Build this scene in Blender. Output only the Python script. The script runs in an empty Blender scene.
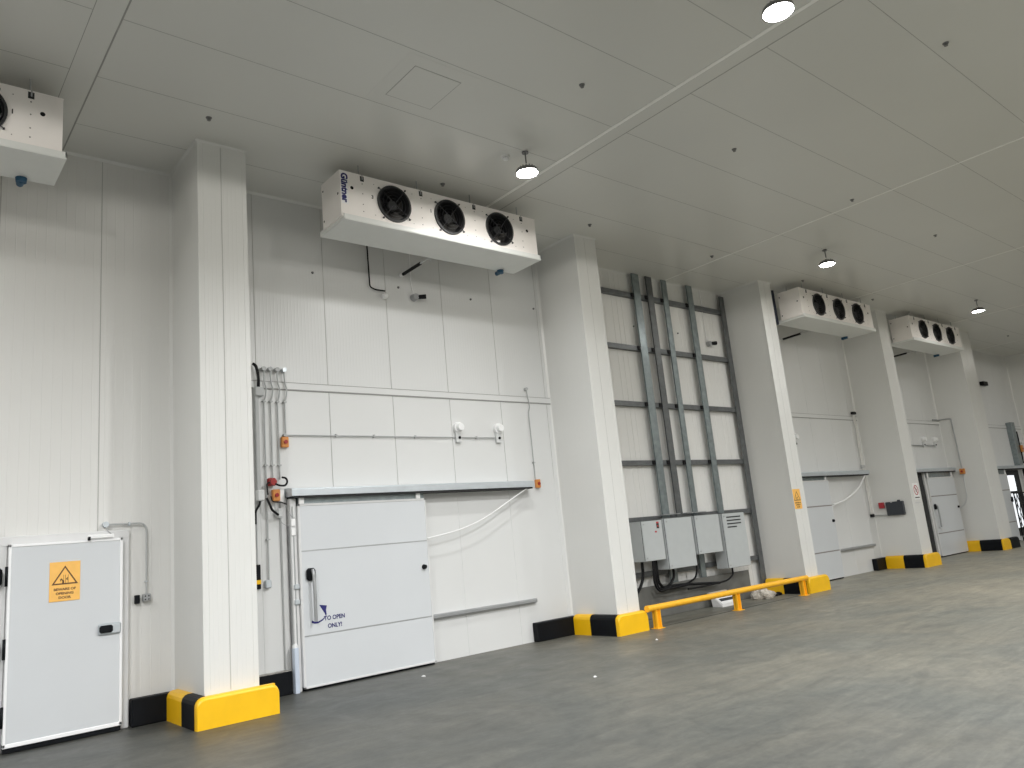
import bpy, math, random
from mathutils import Vector, Matrix
random.seed(7)
COL = bpy.context.scene.collection
PI = math.pi

# ---------------------------------------------------------------- materials
def new_mat(name):
    m = bpy.data.materials.new(name); m.use_nodes = True
    return m, m.node_tree.nodes, m.node_tree.links, m.node_tree.nodes['Principled BSDF']

def mat(name, col, rough=.5, metal=0., var=.04, vscale=6., bump=0., bscale=60., emit=None, estr=0., spec=.5, coat=0.):
    m, N, L, b = new_mat(name)
    tc = N.new('ShaderNodeTexCoord')
    nz = N.new('ShaderNodeTexNoise'); nz.inputs['Scale'].default_value = vscale; nz.inputs['Detail'].default_value = 5
    L.new(tc.outputs['Object'], nz.inputs['Vector'])
    cr = N.new('ShaderNodeValToRGB')
    c = col
    cr.color_ramp.elements[0].position = .3; cr.color_ramp.elements[1].position = .7
    cr.color_ramp.elements[0].color = (c[0]*(1-var), c[1]*(1-var), c[2]*(1-var), 1)
    cr.color_ramp.elements[1].color = (min(1, c[0]*(1+var)), min(1, c[1]*(1+var)), min(1, c[2]*(1+var)), 1)
    L.new(nz.outputs['Fac'], cr.inputs['Fac']); L.new(cr.outputs['Color'], b.inputs['Base Color'])
    b.inputs['Roughness'].default_value = rough; b.inputs['Metallic'].default_value = metal
    b.inputs['Specular IOR Level'].default_value = spec
    if coat: b.inputs['Coat Weight'].default_value = coat
    if bump:
        n2 = N.new('ShaderNodeTexNoise'); n2.inputs['Scale'].default_value = bscale; n2.inputs['Detail'].default_value = 4
        L.new(tc.outputs['Object'], n2.inputs['Vector'])
        bp = N.new('ShaderNodeBump'); bp.inputs['Strength'].default_value = bump; bp.inputs['Distance'].default_value = .01
        L.new(n2.outputs['Fac'], bp.inputs['Height']); L.new(bp.outputs['Normal'], b.inputs['Normal'])
    if emit:
        b.inputs['Emission Color'].default_value = (*emit, 1); b.inputs['Emission Strength'].default_value = estr
    return m

def floor_mat():
    m, N, L, b = new_mat('concrete_floor')
    tc = N.new('ShaderNodeTexCoord')
    def noise(scale, detail=6, rough=.6, dist=0., vec=None, sx=1, sy=1, rz=0):
        mp = N.new('ShaderNodeMapping'); mp.inputs['Scale'].default_value = (sx, sy, 1); mp.inputs['Rotation'].default_value = (0, 0, rz)
        L.new(tc.outputs['Object'], mp.inputs['Vector'])
        n = N.new('ShaderNodeTexNoise'); n.inputs['Scale'].default_value = scale; n.inputs['Detail'].default_value = detail
        n.inputs['Roughness'].default_value = rough; n.inputs['Distortion'].default_value = dist
        L.new(mp.outputs['Vector'], n.inputs['Vector']); return n.outputs['Fac']
    def ramp(f, p0, c0, p1, c1):
        r = N.new('ShaderNodeValToRGB'); e = r.color_ramp.elements
        e[0].position = p0; e[1].position = p1; e[0].color = (*c0, 1); e[1].color = (*c1, 1)
        L.new(f, r.inputs['Fac']); return r.outputs['Color']
    def mul(a, bb, fac=1., mode='MULTIPLY'):
        x = N.new('ShaderNodeMix'); x.data_type = 'RGBA'; x.blend_type = mode; x.inputs[0].default_value = fac
        L.new(a, x.inputs[6]); L.new(bb, x.inputs[7]); return x.outputs[2]
    big = ramp(noise(.45, 5, .6, .8), .34, (.104, .109, .104), .66, (.142, .138, .122))
    med = ramp(noise(2.1, 9, .72, 1.6), .34, (.80, .81, .81), .66, (1.12, 1.11, 1.09))
    fine = ramp(noise(22, 8, .75), .32, (.82, .82, .82), .68, (1.12, 1.12, 1.12))
    streak = ramp(noise(2.0, 9, .75, 1.2, sx=.35, sy=2.6, rz=.15), .40, (.80, .81, .82), .60, (1.08, 1.08, 1.06))
    scr = ramp(noise(9, 12, .85, 3.5, sx=.4, sy=2.4, rz=-.5), .37, (.62, .63, .63), .45, (1, 1, 1))
    c = mul(mul(mul(mul(big, med), fine), streak), scr, .7)
    # beige far concrete; darker near and paler far also paints in uneven lamp light
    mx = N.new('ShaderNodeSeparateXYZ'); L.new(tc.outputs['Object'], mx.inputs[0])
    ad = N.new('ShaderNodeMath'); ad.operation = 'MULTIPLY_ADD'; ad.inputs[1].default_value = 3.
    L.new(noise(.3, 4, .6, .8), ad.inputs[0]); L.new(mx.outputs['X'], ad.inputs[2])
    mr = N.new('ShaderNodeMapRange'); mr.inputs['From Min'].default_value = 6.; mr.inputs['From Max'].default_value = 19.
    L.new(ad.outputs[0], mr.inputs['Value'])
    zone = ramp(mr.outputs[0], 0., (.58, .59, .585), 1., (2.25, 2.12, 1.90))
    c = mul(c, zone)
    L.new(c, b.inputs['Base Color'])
    rr = N.new('ShaderNodeMapRange'); rr.inputs['To Min'].default_value = .32; rr.inputs['To Max'].default_value = .62
    L.new(noise(2.2, 6, .7, .6), rr.inputs['Value']); L.new(rr.outputs[0], b.inputs['Roughness'])
    bp = N.new('ShaderNodeBump'); bp.inputs['Strength'].default_value = .12; bp.inputs['Distance'].default_value = .004
    L.new(noise(18, 6, .6), bp.inputs['Height']); L.new(bp.outputs['Normal'], b.inputs['Normal'])
    return m

M = {}
M['wall']   = mat('white_coated_panel', (.70, .695, .675), .38, var=.015, vscale=.7)
M['wall2']  = mat('white_smooth_panel', (.67, .675, .67), .36, var=.015, vscale=.9)
M['column'] = mat('column_panel', (.70, .70, .68), .34, var=.015, vscale=.8)
M['ceil']   = mat('ceiling_panel', (.66, .66, .63), .30, var=.02, vscale=.5)
M['ceilj']  = mat('ceiling_joint_trim', (.90, .90, .87), .35)
M['seam']   = mat('seam_shadow', (.30, .30, .29), .7)  # dark grey joint lines along the wall trim
M['cjoint'] = mat('ceiling_seam', (.34, .34, .32), .6)
M['cseam']  = mat('column_seam', (.48, .48, .46), .6)
M['trimw']  = mat('white_trim', (.80, .79, .76), .35, var=.01)
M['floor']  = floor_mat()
M['leaf']   = mat('door_leaf_white', (.60, .62, .64), .33, var=.012, vscale=1.5)
M['edge']   = mat('bright_aluminium_edge', (.88, .88, .89), .35, var=.01)
M['frame']  = mat('door_frame_white', (.66, .66, .66), .32, var=.03)
M['alu']    = mat('aluminium', (.56, .60, .63), .42, metal=.55, var=.05)
M['alud']   = mat('dull_aluminium', (.42, .43, .44), .45, metal=.7, var=.06)
M['galv']   = mat('galvanised_steel', (.27, .31, .32), .38, metal=.7, var=.16, vscale=9)
M['galvd']  = mat('dark_galvanised_steel', (.15, .158, .162), .45, metal=.6, var=.15, vscale=9)
M['grey']   = mat('grey_plastic', (.42, .43, .43), .45)
M['lgrey']  = mat('light_grey_plastic', (.62, .63, .63), .45)
M['black']  = mat('black_rubber', (.006, .007, .009), .5, var=.2, spec=.14)
M['blackm'] = mat('black_cable', (.006, .006, .007), .5, spec=.2)
M['dark']   = mat('dark_interior', (.02, .021, .022), .7)
M['yellow'] = mat('yellow_polymer', (.86, .49, .004), .42, var=.04, vscale=5)
M['railY']  = mat('yellow_painted_steel', (.90, .46, .02), .38, var=.06, vscale=8)
M['orange'] = mat('orange_switch', (.62, .24, .05), .45)
M['red']    = mat('red_knob', (.30, .012, .012), .35)
M['ac']     = mat('cooler_white_paint', (.88, .84, .81), .38, var=.015)
M['acgap']  = mat('cooler_seam', (.25, .23, .22), .6)
M['tray']   = mat('drip_tray_paint', (.74, .75, .73), .35, var=.015)
M['fan']    = mat('fan_black', (.025, .026, .028), .38, var=.1)
M['fanblade'] = mat('fan_blade_grey', (.11, .105, .10), .25, metal=.6)
M['wire']   = mat('guard_wire', (.05, .05, .055), .35, metal=.5)
M['navy']   = mat('navy_print', (.015, .015, .13), .5)
M['blackp'] = mat('black_print', (.03, .025, .02), .6)
M['brownp'] = mat('sign_print', (.12, .055, .02), .6)
M['signY']  = mat('orange_sign_board', (.90, .50, .12), .5, var=.05, vscale=10)
M['signW']  = mat('white_sign_board', (.85, .85, .84), .5)
M['redp']   = mat('red_print', (.42, .03, .04), .5)
M['blue']   = mat('blue_insulation', (.008, .07, .14), .5)
M['navyi']  = mat('dark_insulation', (.008, .012, .03), .6)
M['bluepost'] = mat('pale_blue_film', (.52, .58, .68), .35)
M['box']    = mat('cabinet_grey', (.46, .485, .49), .40, var=.02)
M['plate']  = mat('dark_grey_kerb', (.13, .13, .12), .65, var=.15, vscale=4, bump=.2)
M['bag']    = mat('crumpled_plastic', (.50, .46, .40), .45, var=.3, vscale=18)
M['white']  = mat('white_plastic', (.85, .85, .85), .35, var=.01)
M['lens']   = mat('lamp_lens', (.9, .9, .9), .3, emit=(1, .99, .96), estr=38.)
M['lampb']  = mat('lamp_housing', (.20, .20, .20), .4, metal=.4)
M['wood']   = mat('beige_board', (.55, .50, .42), .6)
M['dust']   = mat('dusty_top', (.30, .29, .27), .8, var=.5, vscale=30)
M['curtain'] = mat('glowing_strip_curtain', (.95, .97, 1.), .4, emit=(.9, .95, 1), estr=.9)  # emission put into the strips stands in for the lit room behind
M['screen'] = mat('dark_screen', (.03, .035, .045), .3)

# ---------------------------------------------------------------- mesh helpers
SPLIT = {'clip', 'terminal', 'bracket', 'hanger_slot', 'hole', 'screw', 'hinge', 'lock', 'vent_slot', 'top_plate', 'upright', 'door_post', 'frame_bar', 'track_hanger'}
class MB:
    def __init__(s): s.v = []; s.f = []; s.sm = []
    def add(s, vs, fs, smooth=False):
        o = len(s.v); s.v += [tuple(p) for p in vs]; s.f += [tuple(i+o for i in f) for f in fs]; s.sm += [smooth]*len(fs); return s
    def box(s, x0, y0, z0, x1, y1, z1, b=0.):
        if x1 < x0: x0, x1 = x1, x0
        if y1 < y0: y0, y1 = y1, y0
        if z1 < z0: z0, z1 = z1, z0
        if b <= 0:
            vs = [(x, y, z) for z in (z0, z1) for y in (y0, y1) for x in (x0, x1)]
            return s.add(vs, [(0, 2, 3, 1), (4, 5, 7, 6), (0, 1, 5, 4), (2, 6, 7, 3), (0, 4, 6, 2), (1, 3, 7, 5)])
        b = min(b, (x1-x0)/2.01, (y1-y0)/2.01, (z1-z0)/2.01)
        # chamfered box: convex hull style via 24 verts
        vs = []; idx = {}
        for sx in (0, 1):
            for sy in (0, 1):
                for sz in (0, 1):
                    X = (x0, x1)[sx]; Y = (y0, y1)[sy]; Z = (z0, z1)[sz]
                    dx = b if sx == 0 else -b; dy = b if sy == 0 else -b; dz = b if sz == 0 else -b
                    for a, p in enumerate(((X, Y+dy, Z+dz), (X+dx, Y, Z+dz), (X+dx, Y+dy, Z))):
                        idx[(sx, sy, sz, a)] = len(vs); vs.append(p)
        g = lambda *k: idx[k]
        fs = []
        for a in (0, 1):
            fs.append([g(a, 0, 0, 0), g(a, 1, 0, 0), g(a, 1, 1, 0), g(a, 0, 1, 0)][::(1 if a else -1)])
            fs.append([g(0, a, 0, 1), g(1, a, 0, 1), g(1, a, 1, 1), g(0, a, 1, 1)][::(-1 if a else 1)])
            fs.append([g(0, 0, a, 2), g(1, 0, a, 2), g(1, 1, a, 2), g(0, 1, a, 2)][::(1 if a else -1)])
        for i in (0, 1):
            for j in (0, 1):
                f1 = [g(i, j, 0, 0), g(i, j, 1, 0), g(i, j, 1, 1), g(i, j, 0, 1)]
                f2 = [g(i, 0, j, 0), g(i, 1, j, 0), g(i, 1, j, 2), g(i, 0, j, 2)]
                f3 = [g(0, i, j, 1), g(1, i, j, 1), g(1, i, j, 2), g(0, i, j, 2)]
                fs += [f1, f2, f3]
        for sx in (0, 1):
            for sy in (0, 1):
                for sz in (0, 1): fs.append([g(sx, sy, sz, 0), g(sx, sy, sz, 1), g(sx, sy, sz, 2)])
        # fix orientation by centroid
        c = Vector(((x0+x1)/2, (y0+y1)/2, (z0+z1)/2)); out = []
        for f in fs:
            p = [Vector(vs[i]) for i in f]; n = (p[1]-p[0]).cross(p[2]-p[0]); m_ = sum(p, Vector())/len(p)
            out.append(tuple(f) if n.dot(m_-c) > 0 else tuple(reversed(f)))
        return s.add(vs, out)
    def quad(s, a, b, c, d): return s.add([a, b, c, d], [(0, 1, 2, 3)])
    def cyl(s, p, q, r, r2=None, n=16, cap=True):
        p = Vector(p); q = Vector(q); r2 = r if r2 is None else r2
        d = (q-p).normalized(); a = d.orthogonal().normalized(); bb = d.cross(a)
        vs = []
        for c, rr in ((p, r), (q, r2)):
            for i in range(n):
                t = 2*PI*i/n; vs.append(c + a*math.cos(t)*rr + bb*math.sin(t)*rr)
        s.add(vs, [(i, (i+1) % n, n+(i+1) % n, n+i) for i in range(n)], True)
        if cap: s.add(vs[:n], [tuple(reversed(range(n)))]); s.add(vs[n:], [tuple(range(n))])
        return s
    def tube(s, pts, r, n=10, bend=0., seg=5):
        P = [Vector(p) for p in pts]
        if bend > 0:
            Q = [P[0]]
            for i in range(1, len(P)-1):
                a = P[i-1]-P[i]; b = P[i+1]-P[i]; k = min(bend, a.length*.45, b.length*.45)
                A = P[i]+a.normalized()*k; B = P[i]+b.normalized()*k
                for j in range(seg+1):
                    t = j/seg; Q.append(A*(1-t)**2 + P[i]*2*t*(1-t) + B*t*t)
            Q.append(P[-1]); P = Q
        fr = (P[1]-P[0]).normalized().orthogonal().normalized(); vs = []
        for i, p in enumerate(P):
            if i == 0: d = P[1]-P[0]
            elif i == len(P)-1: d = P[-1]-P[-2]
            else: d = (P[i+1]-P[i]).normalized()+(P[i]-P[i-1]).normalized()
            d.normalize(); fr = (fr - d*fr.dot(d)).normalized(); bb = d.cross(fr)
            for k in range(n):
                t = 2*PI*k/n; vs.append(p+fr*math.cos(t)*r+bb*math.sin(t)*r)
        fs = [(i*n+k, i*n+(k+1) % n, (i+1)*n+(k+1) % n, (i+1)*n+k) for i in range(len(P)-1) for k in range(n)]
        s.add(vs, fs, True); s.add(vs[:n], [tuple(reversed(range(n)))]); s.add(vs[-n:], [tuple(range(n))])
        return s
    def ring(s, c, r0, r1, y0, y1, n=40):
        # annulus in the XZ plane, axis Y
        vs = []
        for (r, y) in ((r0, y0), (r1, y0), (r1, y1), (r0, y1)):
            for i in range(n):
                t = 2*PI*i/n; vs.append((c[0]+r*math.cos(t), y, c[1]+r*math.sin(t)))
        fs = []
        for k in range(4):
            k2 = (k+1) % 4
            fs += [(k*n+i, k*n+(i+1) % n, k2*n+(i+1) % n, k2*n+i) for i in range(n)]
        return s.add(vs, fs, False)
    def dome(s, c, r, h, axis, n=24, m=8):
        # half-ellipsoid; axis unit vector
        ax = Vector(axis).normalized(); a = ax.orthogonal().normalized(); b = ax.cross(a); c = Vector(c); vs = []
        for j in range(m):
            t = PI/2*j/m
            for i in range(n):
                u = 2*PI*i/n; vs.append(c + (a*math.cos(u)+b*math.sin(u))*r*math.cos(t) + ax*h*math.sin(t))
        vs.append(c+ax*h)
        fs = [(j*n+i, j*n+(i+1) % n, (j+1)*n+(i+1) % n, (j+1)*n+i) for j in range(m-1) for i in range(n)]
        fs += [((m-1)*n+i, (m-1)*n+(i+1) % n, m*n) for i in range(n)]
        s.add(vs, fs, True); s.add(vs[:n], [tuple(reversed(range(n)))]); return s
    def extrude_x(s, prof, x0, x1):
        # closed profile [(y,z)] extruded along x
        n = len(prof); vs = [(x0, y, z) for y, z in prof]+[(x1, y, z) for y, z in prof]
        s.add(vs, [(i, (i+1) % n, n+(i+1) % n, n+i) for i in range(n)]); s.add(vs[:n], [tuple(reversed(range(n)))]); s.add(vs[n:], [tuple(range(n))]); return s
    def extrude_y(s, prof, y0, y1):
        n = len(prof); vs = [(x, y0, z) for x, z in prof]+[(x, y1, z) for x, z in prof]
        s.add(vs, [(i, (i+1) % n, n+(i+1) % n, n+i) for i in range(n)]); s.add(vs[:n], [tuple(reversed(range(n)))]); s.add(vs[n:], [tuple(range(n))]); return s
    def islands(s):
        par = list(range(len(s.v)))
        def find(i):
            while par[i] != i: par[i] = par[par[i]]; i = par[i]
            return i
        for f in s.f:
            for i in f[1:]: par[find(i)] = find(f[0])
        # weld coincident vertices so caps stay with their sides
        seen = {}
        for i, p in enumerate(s.v):
            k = tuple(round(c, 5) for c in p)
            if k in seen: par[find(i)] = find(seen[k])
            else: seen[k] = i
        out = {}
        for f, sm_ in zip(s.f, s.sm):
            mb = out.setdefault(find(f[0]), MB()); mb.add([s.v[i] for i in f], [tuple(range(len(f)))], sm_)
        return list(out.values())
    def build(s, name, m, parent=None, kind=None, off=None, whole=False):
        if name in SPLIT and parent is not None and not whole:
            isl = s.islands()
            if len(isl) > 1:
                for k in isl: o_last = k.weld().build(name, m, parent, kind, off, True)
                return o_last
        return s._build(name, m, parent, kind, off)
    def weld(s):
        idx = {}; nv = []; nf = []
        for f in s.f:
            g = []
            for i in f:
                k = tuple(round(c, 5) for c in s.v[i])
                if k not in idx: idx[k] = len(nv); nv.append(s.v[i])
                g.append(idx[k])
            nf.append(tuple(g))
        s.v = nv; s.f = nf; return s
    def _build(s, name, m, parent=None, kind=None, off=None):
        me = bpy.data.meshes.new(name)
        o_ = Vector(off) if off is not None else (parent['_o'] if parent is not None and '_o' in parent else Vector((0, 0, 0)))
        o_ = Vector(o_)
        me.from_pydata([tuple(Vector(p)-o_) for p in s.v], [], s.f)
        for p, q in zip(me.polygons, s.sm): p.use_smooth = q
        me.materials.append(m); me.update()
        ob = bpy.data.objects.new(name, me); COL.objects.link(ob)
        if parent is not None: ob.parent = parent; ob['_o'] = tuple(o_)
        else: ob.location = o_; ob['_o'] = tuple(o_)
        if kind: ob['kind'] = kind
        return ob

def thing(name, label, cat, loc, group=None, kind=None):
    o = bpy.data.objects.new(name, None); COL.objects.link(o); o.location = loc; o['_o'] = tuple(loc)
    o.empty_display_size = .1
    o['label'] = label
    if kind: o['kind'] = kind
    else: o['category'] = cat
    if kind is None: o['category'] = cat
    if group: o['group'] = group
    return o
def tag(o, label, cat, group=None):
    o['label'] = label; o['category'] = cat
    if group: o['group'] = group
    return o
def center(mb):
    xs = [p[0] for p in mb.v]; ys = [p[1] for p in mb.v]; zs = [p[2] for p in mb.v]
    return ((min(xs)+max(xs))/2, (min(ys)+max(ys))/2, min(zs))
def single(mb, name, m, label, cat, group=None):
    return tag(mb.build(name, m, None, None, center(mb)), label, cat, group)

def text(name, body, size, m, parent, loc, rot=(PI/2, 0, 0), ext=.0008, align='CENTER', sx=1., bold=0.):
    cu = bpy.data.curves.new(name, 'FONT'); cu.body = body; cu.size = size; cu.extrude = ext; cu.align_x = align; cu.align_y = 'CENTER'
    cu.offset = bold; cu.resolution_u = 3
    t = bpy.data.objects.new('t', cu); COL.objects.link(t)
    bpy.context.view_layer.update()
    me = bpy.data.meshes.new_from_object(t.evaluated_get(bpy.context.evaluated_depsgraph_get()))
    bpy.data.objects.remove(t)
    me.name = name; me.materials.clear(); me.materials.append(m)
    from mathutils import Euler
    R = Euler(rot).to_matrix(); o_ = Vector(parent['_o']) if parent else Vector()
    for v in me.vertices:
        v.co = R @ Vector((v.co.x*sx, v.co.y, v.co.z)) + Vector(loc) - o_
    ob = bpy.data.objects.new(name, me); COL.objects.link(ob)
    if parent: ob.parent = parent
    return ob

# ---------------------------------------------------------------- setting
H = 6.68; YW = 9.75; YC = 8.72
COLS = [(2.84, 3.43), (9.17, 9.70), (14.80, 15.28), (20.30, 20.90), (25.6, 26.6), (32.9, 33.5)]
X0, X1, Y0 = -9., 40., -14.

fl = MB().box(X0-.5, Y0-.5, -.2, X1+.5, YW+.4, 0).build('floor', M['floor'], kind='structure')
# joints in the concrete
tr_n = [0]
def trim(mb, m):
    tr_n[0] += 1
    return mb.build('trim_%d' % tr_n[0], m, kind='structure')

cl = MB().box(X0-.5, Y0-.5, H, X1+.5, YW+.4, H+.15).build('ceiling', M['ceil'], kind='structure')
# ceiling panel seams running along the wall
sm = MB()
y = 9.02
while y > Y0:
    for sa, sb in ((X0, 1.345), (1.60, 7.13), (7.41, X1)): sm.box(sa, y-.003, H-.0012, sb, y+.003, H+.001)
    y -= 1.045
trim(sm, M['cjoint'])
# cross joints: bright capping strips with a thin dark edge
bj = MB(); dj = MB()
for x, w in ((-4.3, .05), (7.15, .055), (12.77, .035), (18.6, .03), (24.5, .03), (30.1, .03), (35.7, .03)):
    bj.box(x-w/2, Y0, H-.006, x+w/2, YW, H)
    dj.box(x+w/2, Y0, H-.0025, x+w/2+.008, YW, H)
dj.box(7.40, Y0, H-.0025, 7.41, YW, H); dj.box(1.585, Y0, H-.003, 1.60, YW, H); dj.box(1.345, Y0, H-.002, 1.351, YW, H)
trim(bj, M['ceilj']); trim(dj, M['cjoint'])

def ribs(x0, x1, seams, pitch, amp, w, y=YW):
    """profile points (x,y) of a ribbed sandwich panel wall"""
    pts = [(x0, y)]
    edges = [x0]+[s for s in seams if x0+.02 < s < x1-.02]+[x1]
    for a, b in zip(edges[:-1], edges[1:]):
        if a != x0:
            pts += [(a-.006, y), (a-.003, y+.005), (a+.003, y+.005), (a+.006, y)]
        if amp > 0:
            x = a+pitch*.6
            while x < b-pitch*.4:
                pts += [(x-w/2, y), (x-w/6, y-amp), (x+w/6, y-amp), (x+w/2, y)]; x += pitch
    pts.append((x1, y)); return pts
def sheet(mb, prof, z0, z1):
    n = len(prof); vs = [(x, y, z0) for x, y in prof]+[(x, y, z1) for x, y in prof]
    return mb.add(vs, [(i, i+1, n+i+1, n+i) for i in range(n-1)])

wb = MB(); seamstrips = MB()
def seq(a, st, n): return [a+st*i for i in range(n)]
sheet(wb, ribs(X0, COLS[0][0], seq(-8.33, 1.036, 12), .1, .0015, .010), 0, H)
wb.build('wall_back_left', M['wall'], kind='structure')
for x in seq(-8.33, 1.036, 11): seamstrips.box(x-.004, YW-.0015, 0, x+.004, YW+.003, H)
bays = [(COLS[i][1], COLS[i+1][0]) for i in range(5)]+[(COLS[5][1], X1)]
names = ['wall_back_middle', 'wall_back_centre', 'wall_back_right', 'wall_back_far_right', 'wall_back_far', 'wall_back_end']
for i, (a, b) in enumerate(bays):
    w = MB(); st = 1.034
    s0 = 3.90 if i == 0 else a+.52
    ss = seq(s0, st, int((b-s0)/st)+1)
    if i == 1:
        sheet(w, ribs(a, b, ss, .25, .006, .05), 0, H); w.build(names[i], M['wall'], kind='structure')
    else:
        for x in ss:
            if a+.05 < x < b-.05 and i == 0: seamstrips.box(x-.003, YW-.001, 3.98, x+.003, YW+.003, H); seamstrips.box(x-.0012, YW-.0122, 2.54, x+.0012, YW-.008, 3.87)
        sheet(w, ribs(a, b, ss, .05, .0008, .012), 3.93, H)
        sheet(w, ribs(a, b, ss, .1, 0, .01, YW-.012), 0, 3.93)
        w.build(names[i], M['wall2'], kind='structure')
        trim(MB().box(a, YW-.022, 3.885, b, YW, 3.975, .004), M['wall2'])
        trim(MB().box(a, YW-.0225, 3.975, b, YW-.005, 3.982), M['seam'])
        trim(MB().box(a, YW-.0225, 3.868, b, YW-.01, 3.885), M['seam'])
trim(seamstrips, M['cseam'])
MB().box(X0-.2, YW+.05, 0, X1+.2, YW+.3, H).build('wall_back', M['wall'], kind='structure')
MB().box(X0-.3, Y0, 0, X0, YW+.3, H).build('wall_left', M['wall'], kind='structure')
MB().box(X1, Y0, 0, X1+.3, YW+.3, H).build('wall_right', M['wall'], kind='structure')
MB().box(X0-.3, Y0-.3, 0, X1+.3, Y0, H).build('wall_front', M['wall'], kind='structure')
# cove strips where wall meets ceiling, and corner strips beside the columns
cv = MB()
spans = [(X0, COLS[0][0])]+bays
for a, b in spans: cv.extrude_x([(YW-.03, H), (YW, H), (YW, H-.03)], a, b)
for a, b in COLS:
    cv.extrude_x([(YC-.022, H), (YC, H), (YC, H-.022)], a-.02, b+.02)
    for sx, x in ((-1, a), (1, b)):
        cv.add([(x, YC, H), (x+sx*.025, YC, H), (x, YC, H-.025), (x, YW, H), (x+sx*.025, YW, H), (x, YW, H-.025)], [(0, 1, 2), (1, 4, 5, 2), (3, 5, 4)])
        cv.add([(x+sx*.03, YW, 0), (x, YW, 0), (x, YW-.03, 0), (x+sx*.03, YW, H-.03), (x, YW, H-.03), (x, YW-.03, H-.03)], [(0, 2, 5, 3), (0, 1, 2), (3, 5, 4)])
trim(cv, M['column'])

# columns clad in panels
for ci, (a, b) in enumerate(COLS):
    c = MB()
    mid = a+(b-a)*.47
    prof = [(a, YW)]
    # left side with shallow ribs
    yy = YW-.12
    while yy > YC+.1:
        prof += [(a, yy+.008), (a-.001, yy+.002), (a-.001, yy-.002), (a, yy-.008)]; yy -= .11
    prof += [(a, YC+.004), (a+.004, YC)]
    prof += [(a+.055, YC), (a+.058, YC+.003), (a+.062, YC+.003), (a+.065, YC)]
    x = a+.11
    while x < b-.09:
        if abs(x-mid) > .02: prof += [(x-.006, YC), (x-.002, YC-.001), (x+.002, YC-.001), (x+.006, YC)]
        else: prof += [(mid-.006, YC), (mid-.003, YC+.005), (mid+.003, YC+.005), (mid+.006, YC)]
        x += .05 if abs(x-mid) > .001 else .05
    prof += [(b-.065, YC), (b-.062, YC+.003), (b-.058, YC+.003), (b-.055, YC), (b-.004, YC), (b, YC+.004), (b, YW)]
    pr = sorted(prof[prof.index((a+.004, YC)):-2], key=lambda p: p[0])
    sheet(c, prof[:prof.index((a+.004, YC))]+pr+prof[-2:], 0, H)
    root = c.build('column', M['column'], kind='structure')
    root['label'] = ['white panel-clad column beside the small hinged door', 'white panel-clad column between the sliding door and the electrical boxes',
        'white panel-clad column with the orange sign on its front', 'white panel-clad column with the dark box on its side',
        'white panel-clad column right of the second-farthest door', 'farthest white panel-clad column at the right edge'][ci]
    MB().box(mid-.003, YC+.003, .33, mid+.003, YC+.01, H-.03).build('seam_strip', M['cseam'], root)
    MB().box(a-.004, YC-.004, .33, a+.012, YC+.02, H-.02, .003).build('corner_strip', M['column'], root)

# ---------------------------------------------------------------- bumper guards
def guard_block(mb, p, q, nrm, z=.315, t=.12, end0=True, end1=True):
    """rounded-top rubber block along floor line p->q standing off by t along nrm"""
    p = Vector((*p, 0)); q = Vector((*q, 0)); n = Vector((*nrm, 0)); p = p+n*.004; q = q+n*.004
    pr = [(0, 0), (t, 0), (t, z-.07), (t-.012, z-.035), (t-.04, z-.008), (t-.07, z), (0, z)]
    k = len(pr); vs = [base+n*o+Vector((0, 0, h)) for base in (p, q) for o, h in pr]
    fs = [(i, (i+1) % k, k+(i+1) % k, k+i) for i in range(k)]+[tuple(range(k))[::-1], tuple(range(k, 2*k))]
    c = sum(vs, Vector())/len(vs); out = []
    for f in fs:
        P_ = [vs[i] for i in f]; nn = (P_[1]-P_[0]).cross(P_[2]-P_[1]); out.append(f if nn.dot(sum(P_, Vector())/len(P_)-c) > 0 else f[::-1])
    mb.add(vs, out)
def guard_front(mb, a, b, z=.315, y=YC, t=.12, r=.09, fill=None):
    """front block with rounded upper ends"""
    pr = [(a, 0), (b, 0), (b, z-r)]
    for i in range(1, 6): t_ = PI/2*i/6; pr.append((b-r+r*math.cos(t_), z-r+r*math.sin(t_)))
    pr += [(b-r, z), (a+r, z)]
    for i in range(1, 6): t_ = PI/2*i/6; pr.append((a+r-r*math.sin(t_), z-r+r*math.cos(t_)))
    pr.append((a, z-r))
    if fill: mb.box(fill[0], y-.06, 0, b-.03, y-.005, z-.004)
    y = y-.055; t = t-.055
    n = len(pr); cx = (a+b)/2
    layers = [(y, 1, 0), (y-t+.03, 1, .004), (y-t+.012, 1, .012), (y-t, 1, .03)]
    vs = []
    for (yy, s_, ins) in layers:
        for x, zz in pr:
            xx = x + (ins if x < cx else -ins) * (1 if zz > z-r-.001 or True else 0) * .35
            vs.append((xx, yy, zz - (ins if zz > .1 else 0)))
    fs = [(l*n+i, (l+1)*n+i, (l+1)*n+(i+1) % n, l*n+(i+1) % n) for l in range(len(layers)-1) for i in range(n)]
    fs += [tuple(range(n)), tuple(reversed(range((len(layers)-1)*n, len(layers)*n)))]
    mb.add(vs, [f[::-1] for f in fs])
S = 'black and yellow bumper guards around the columns'
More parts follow.
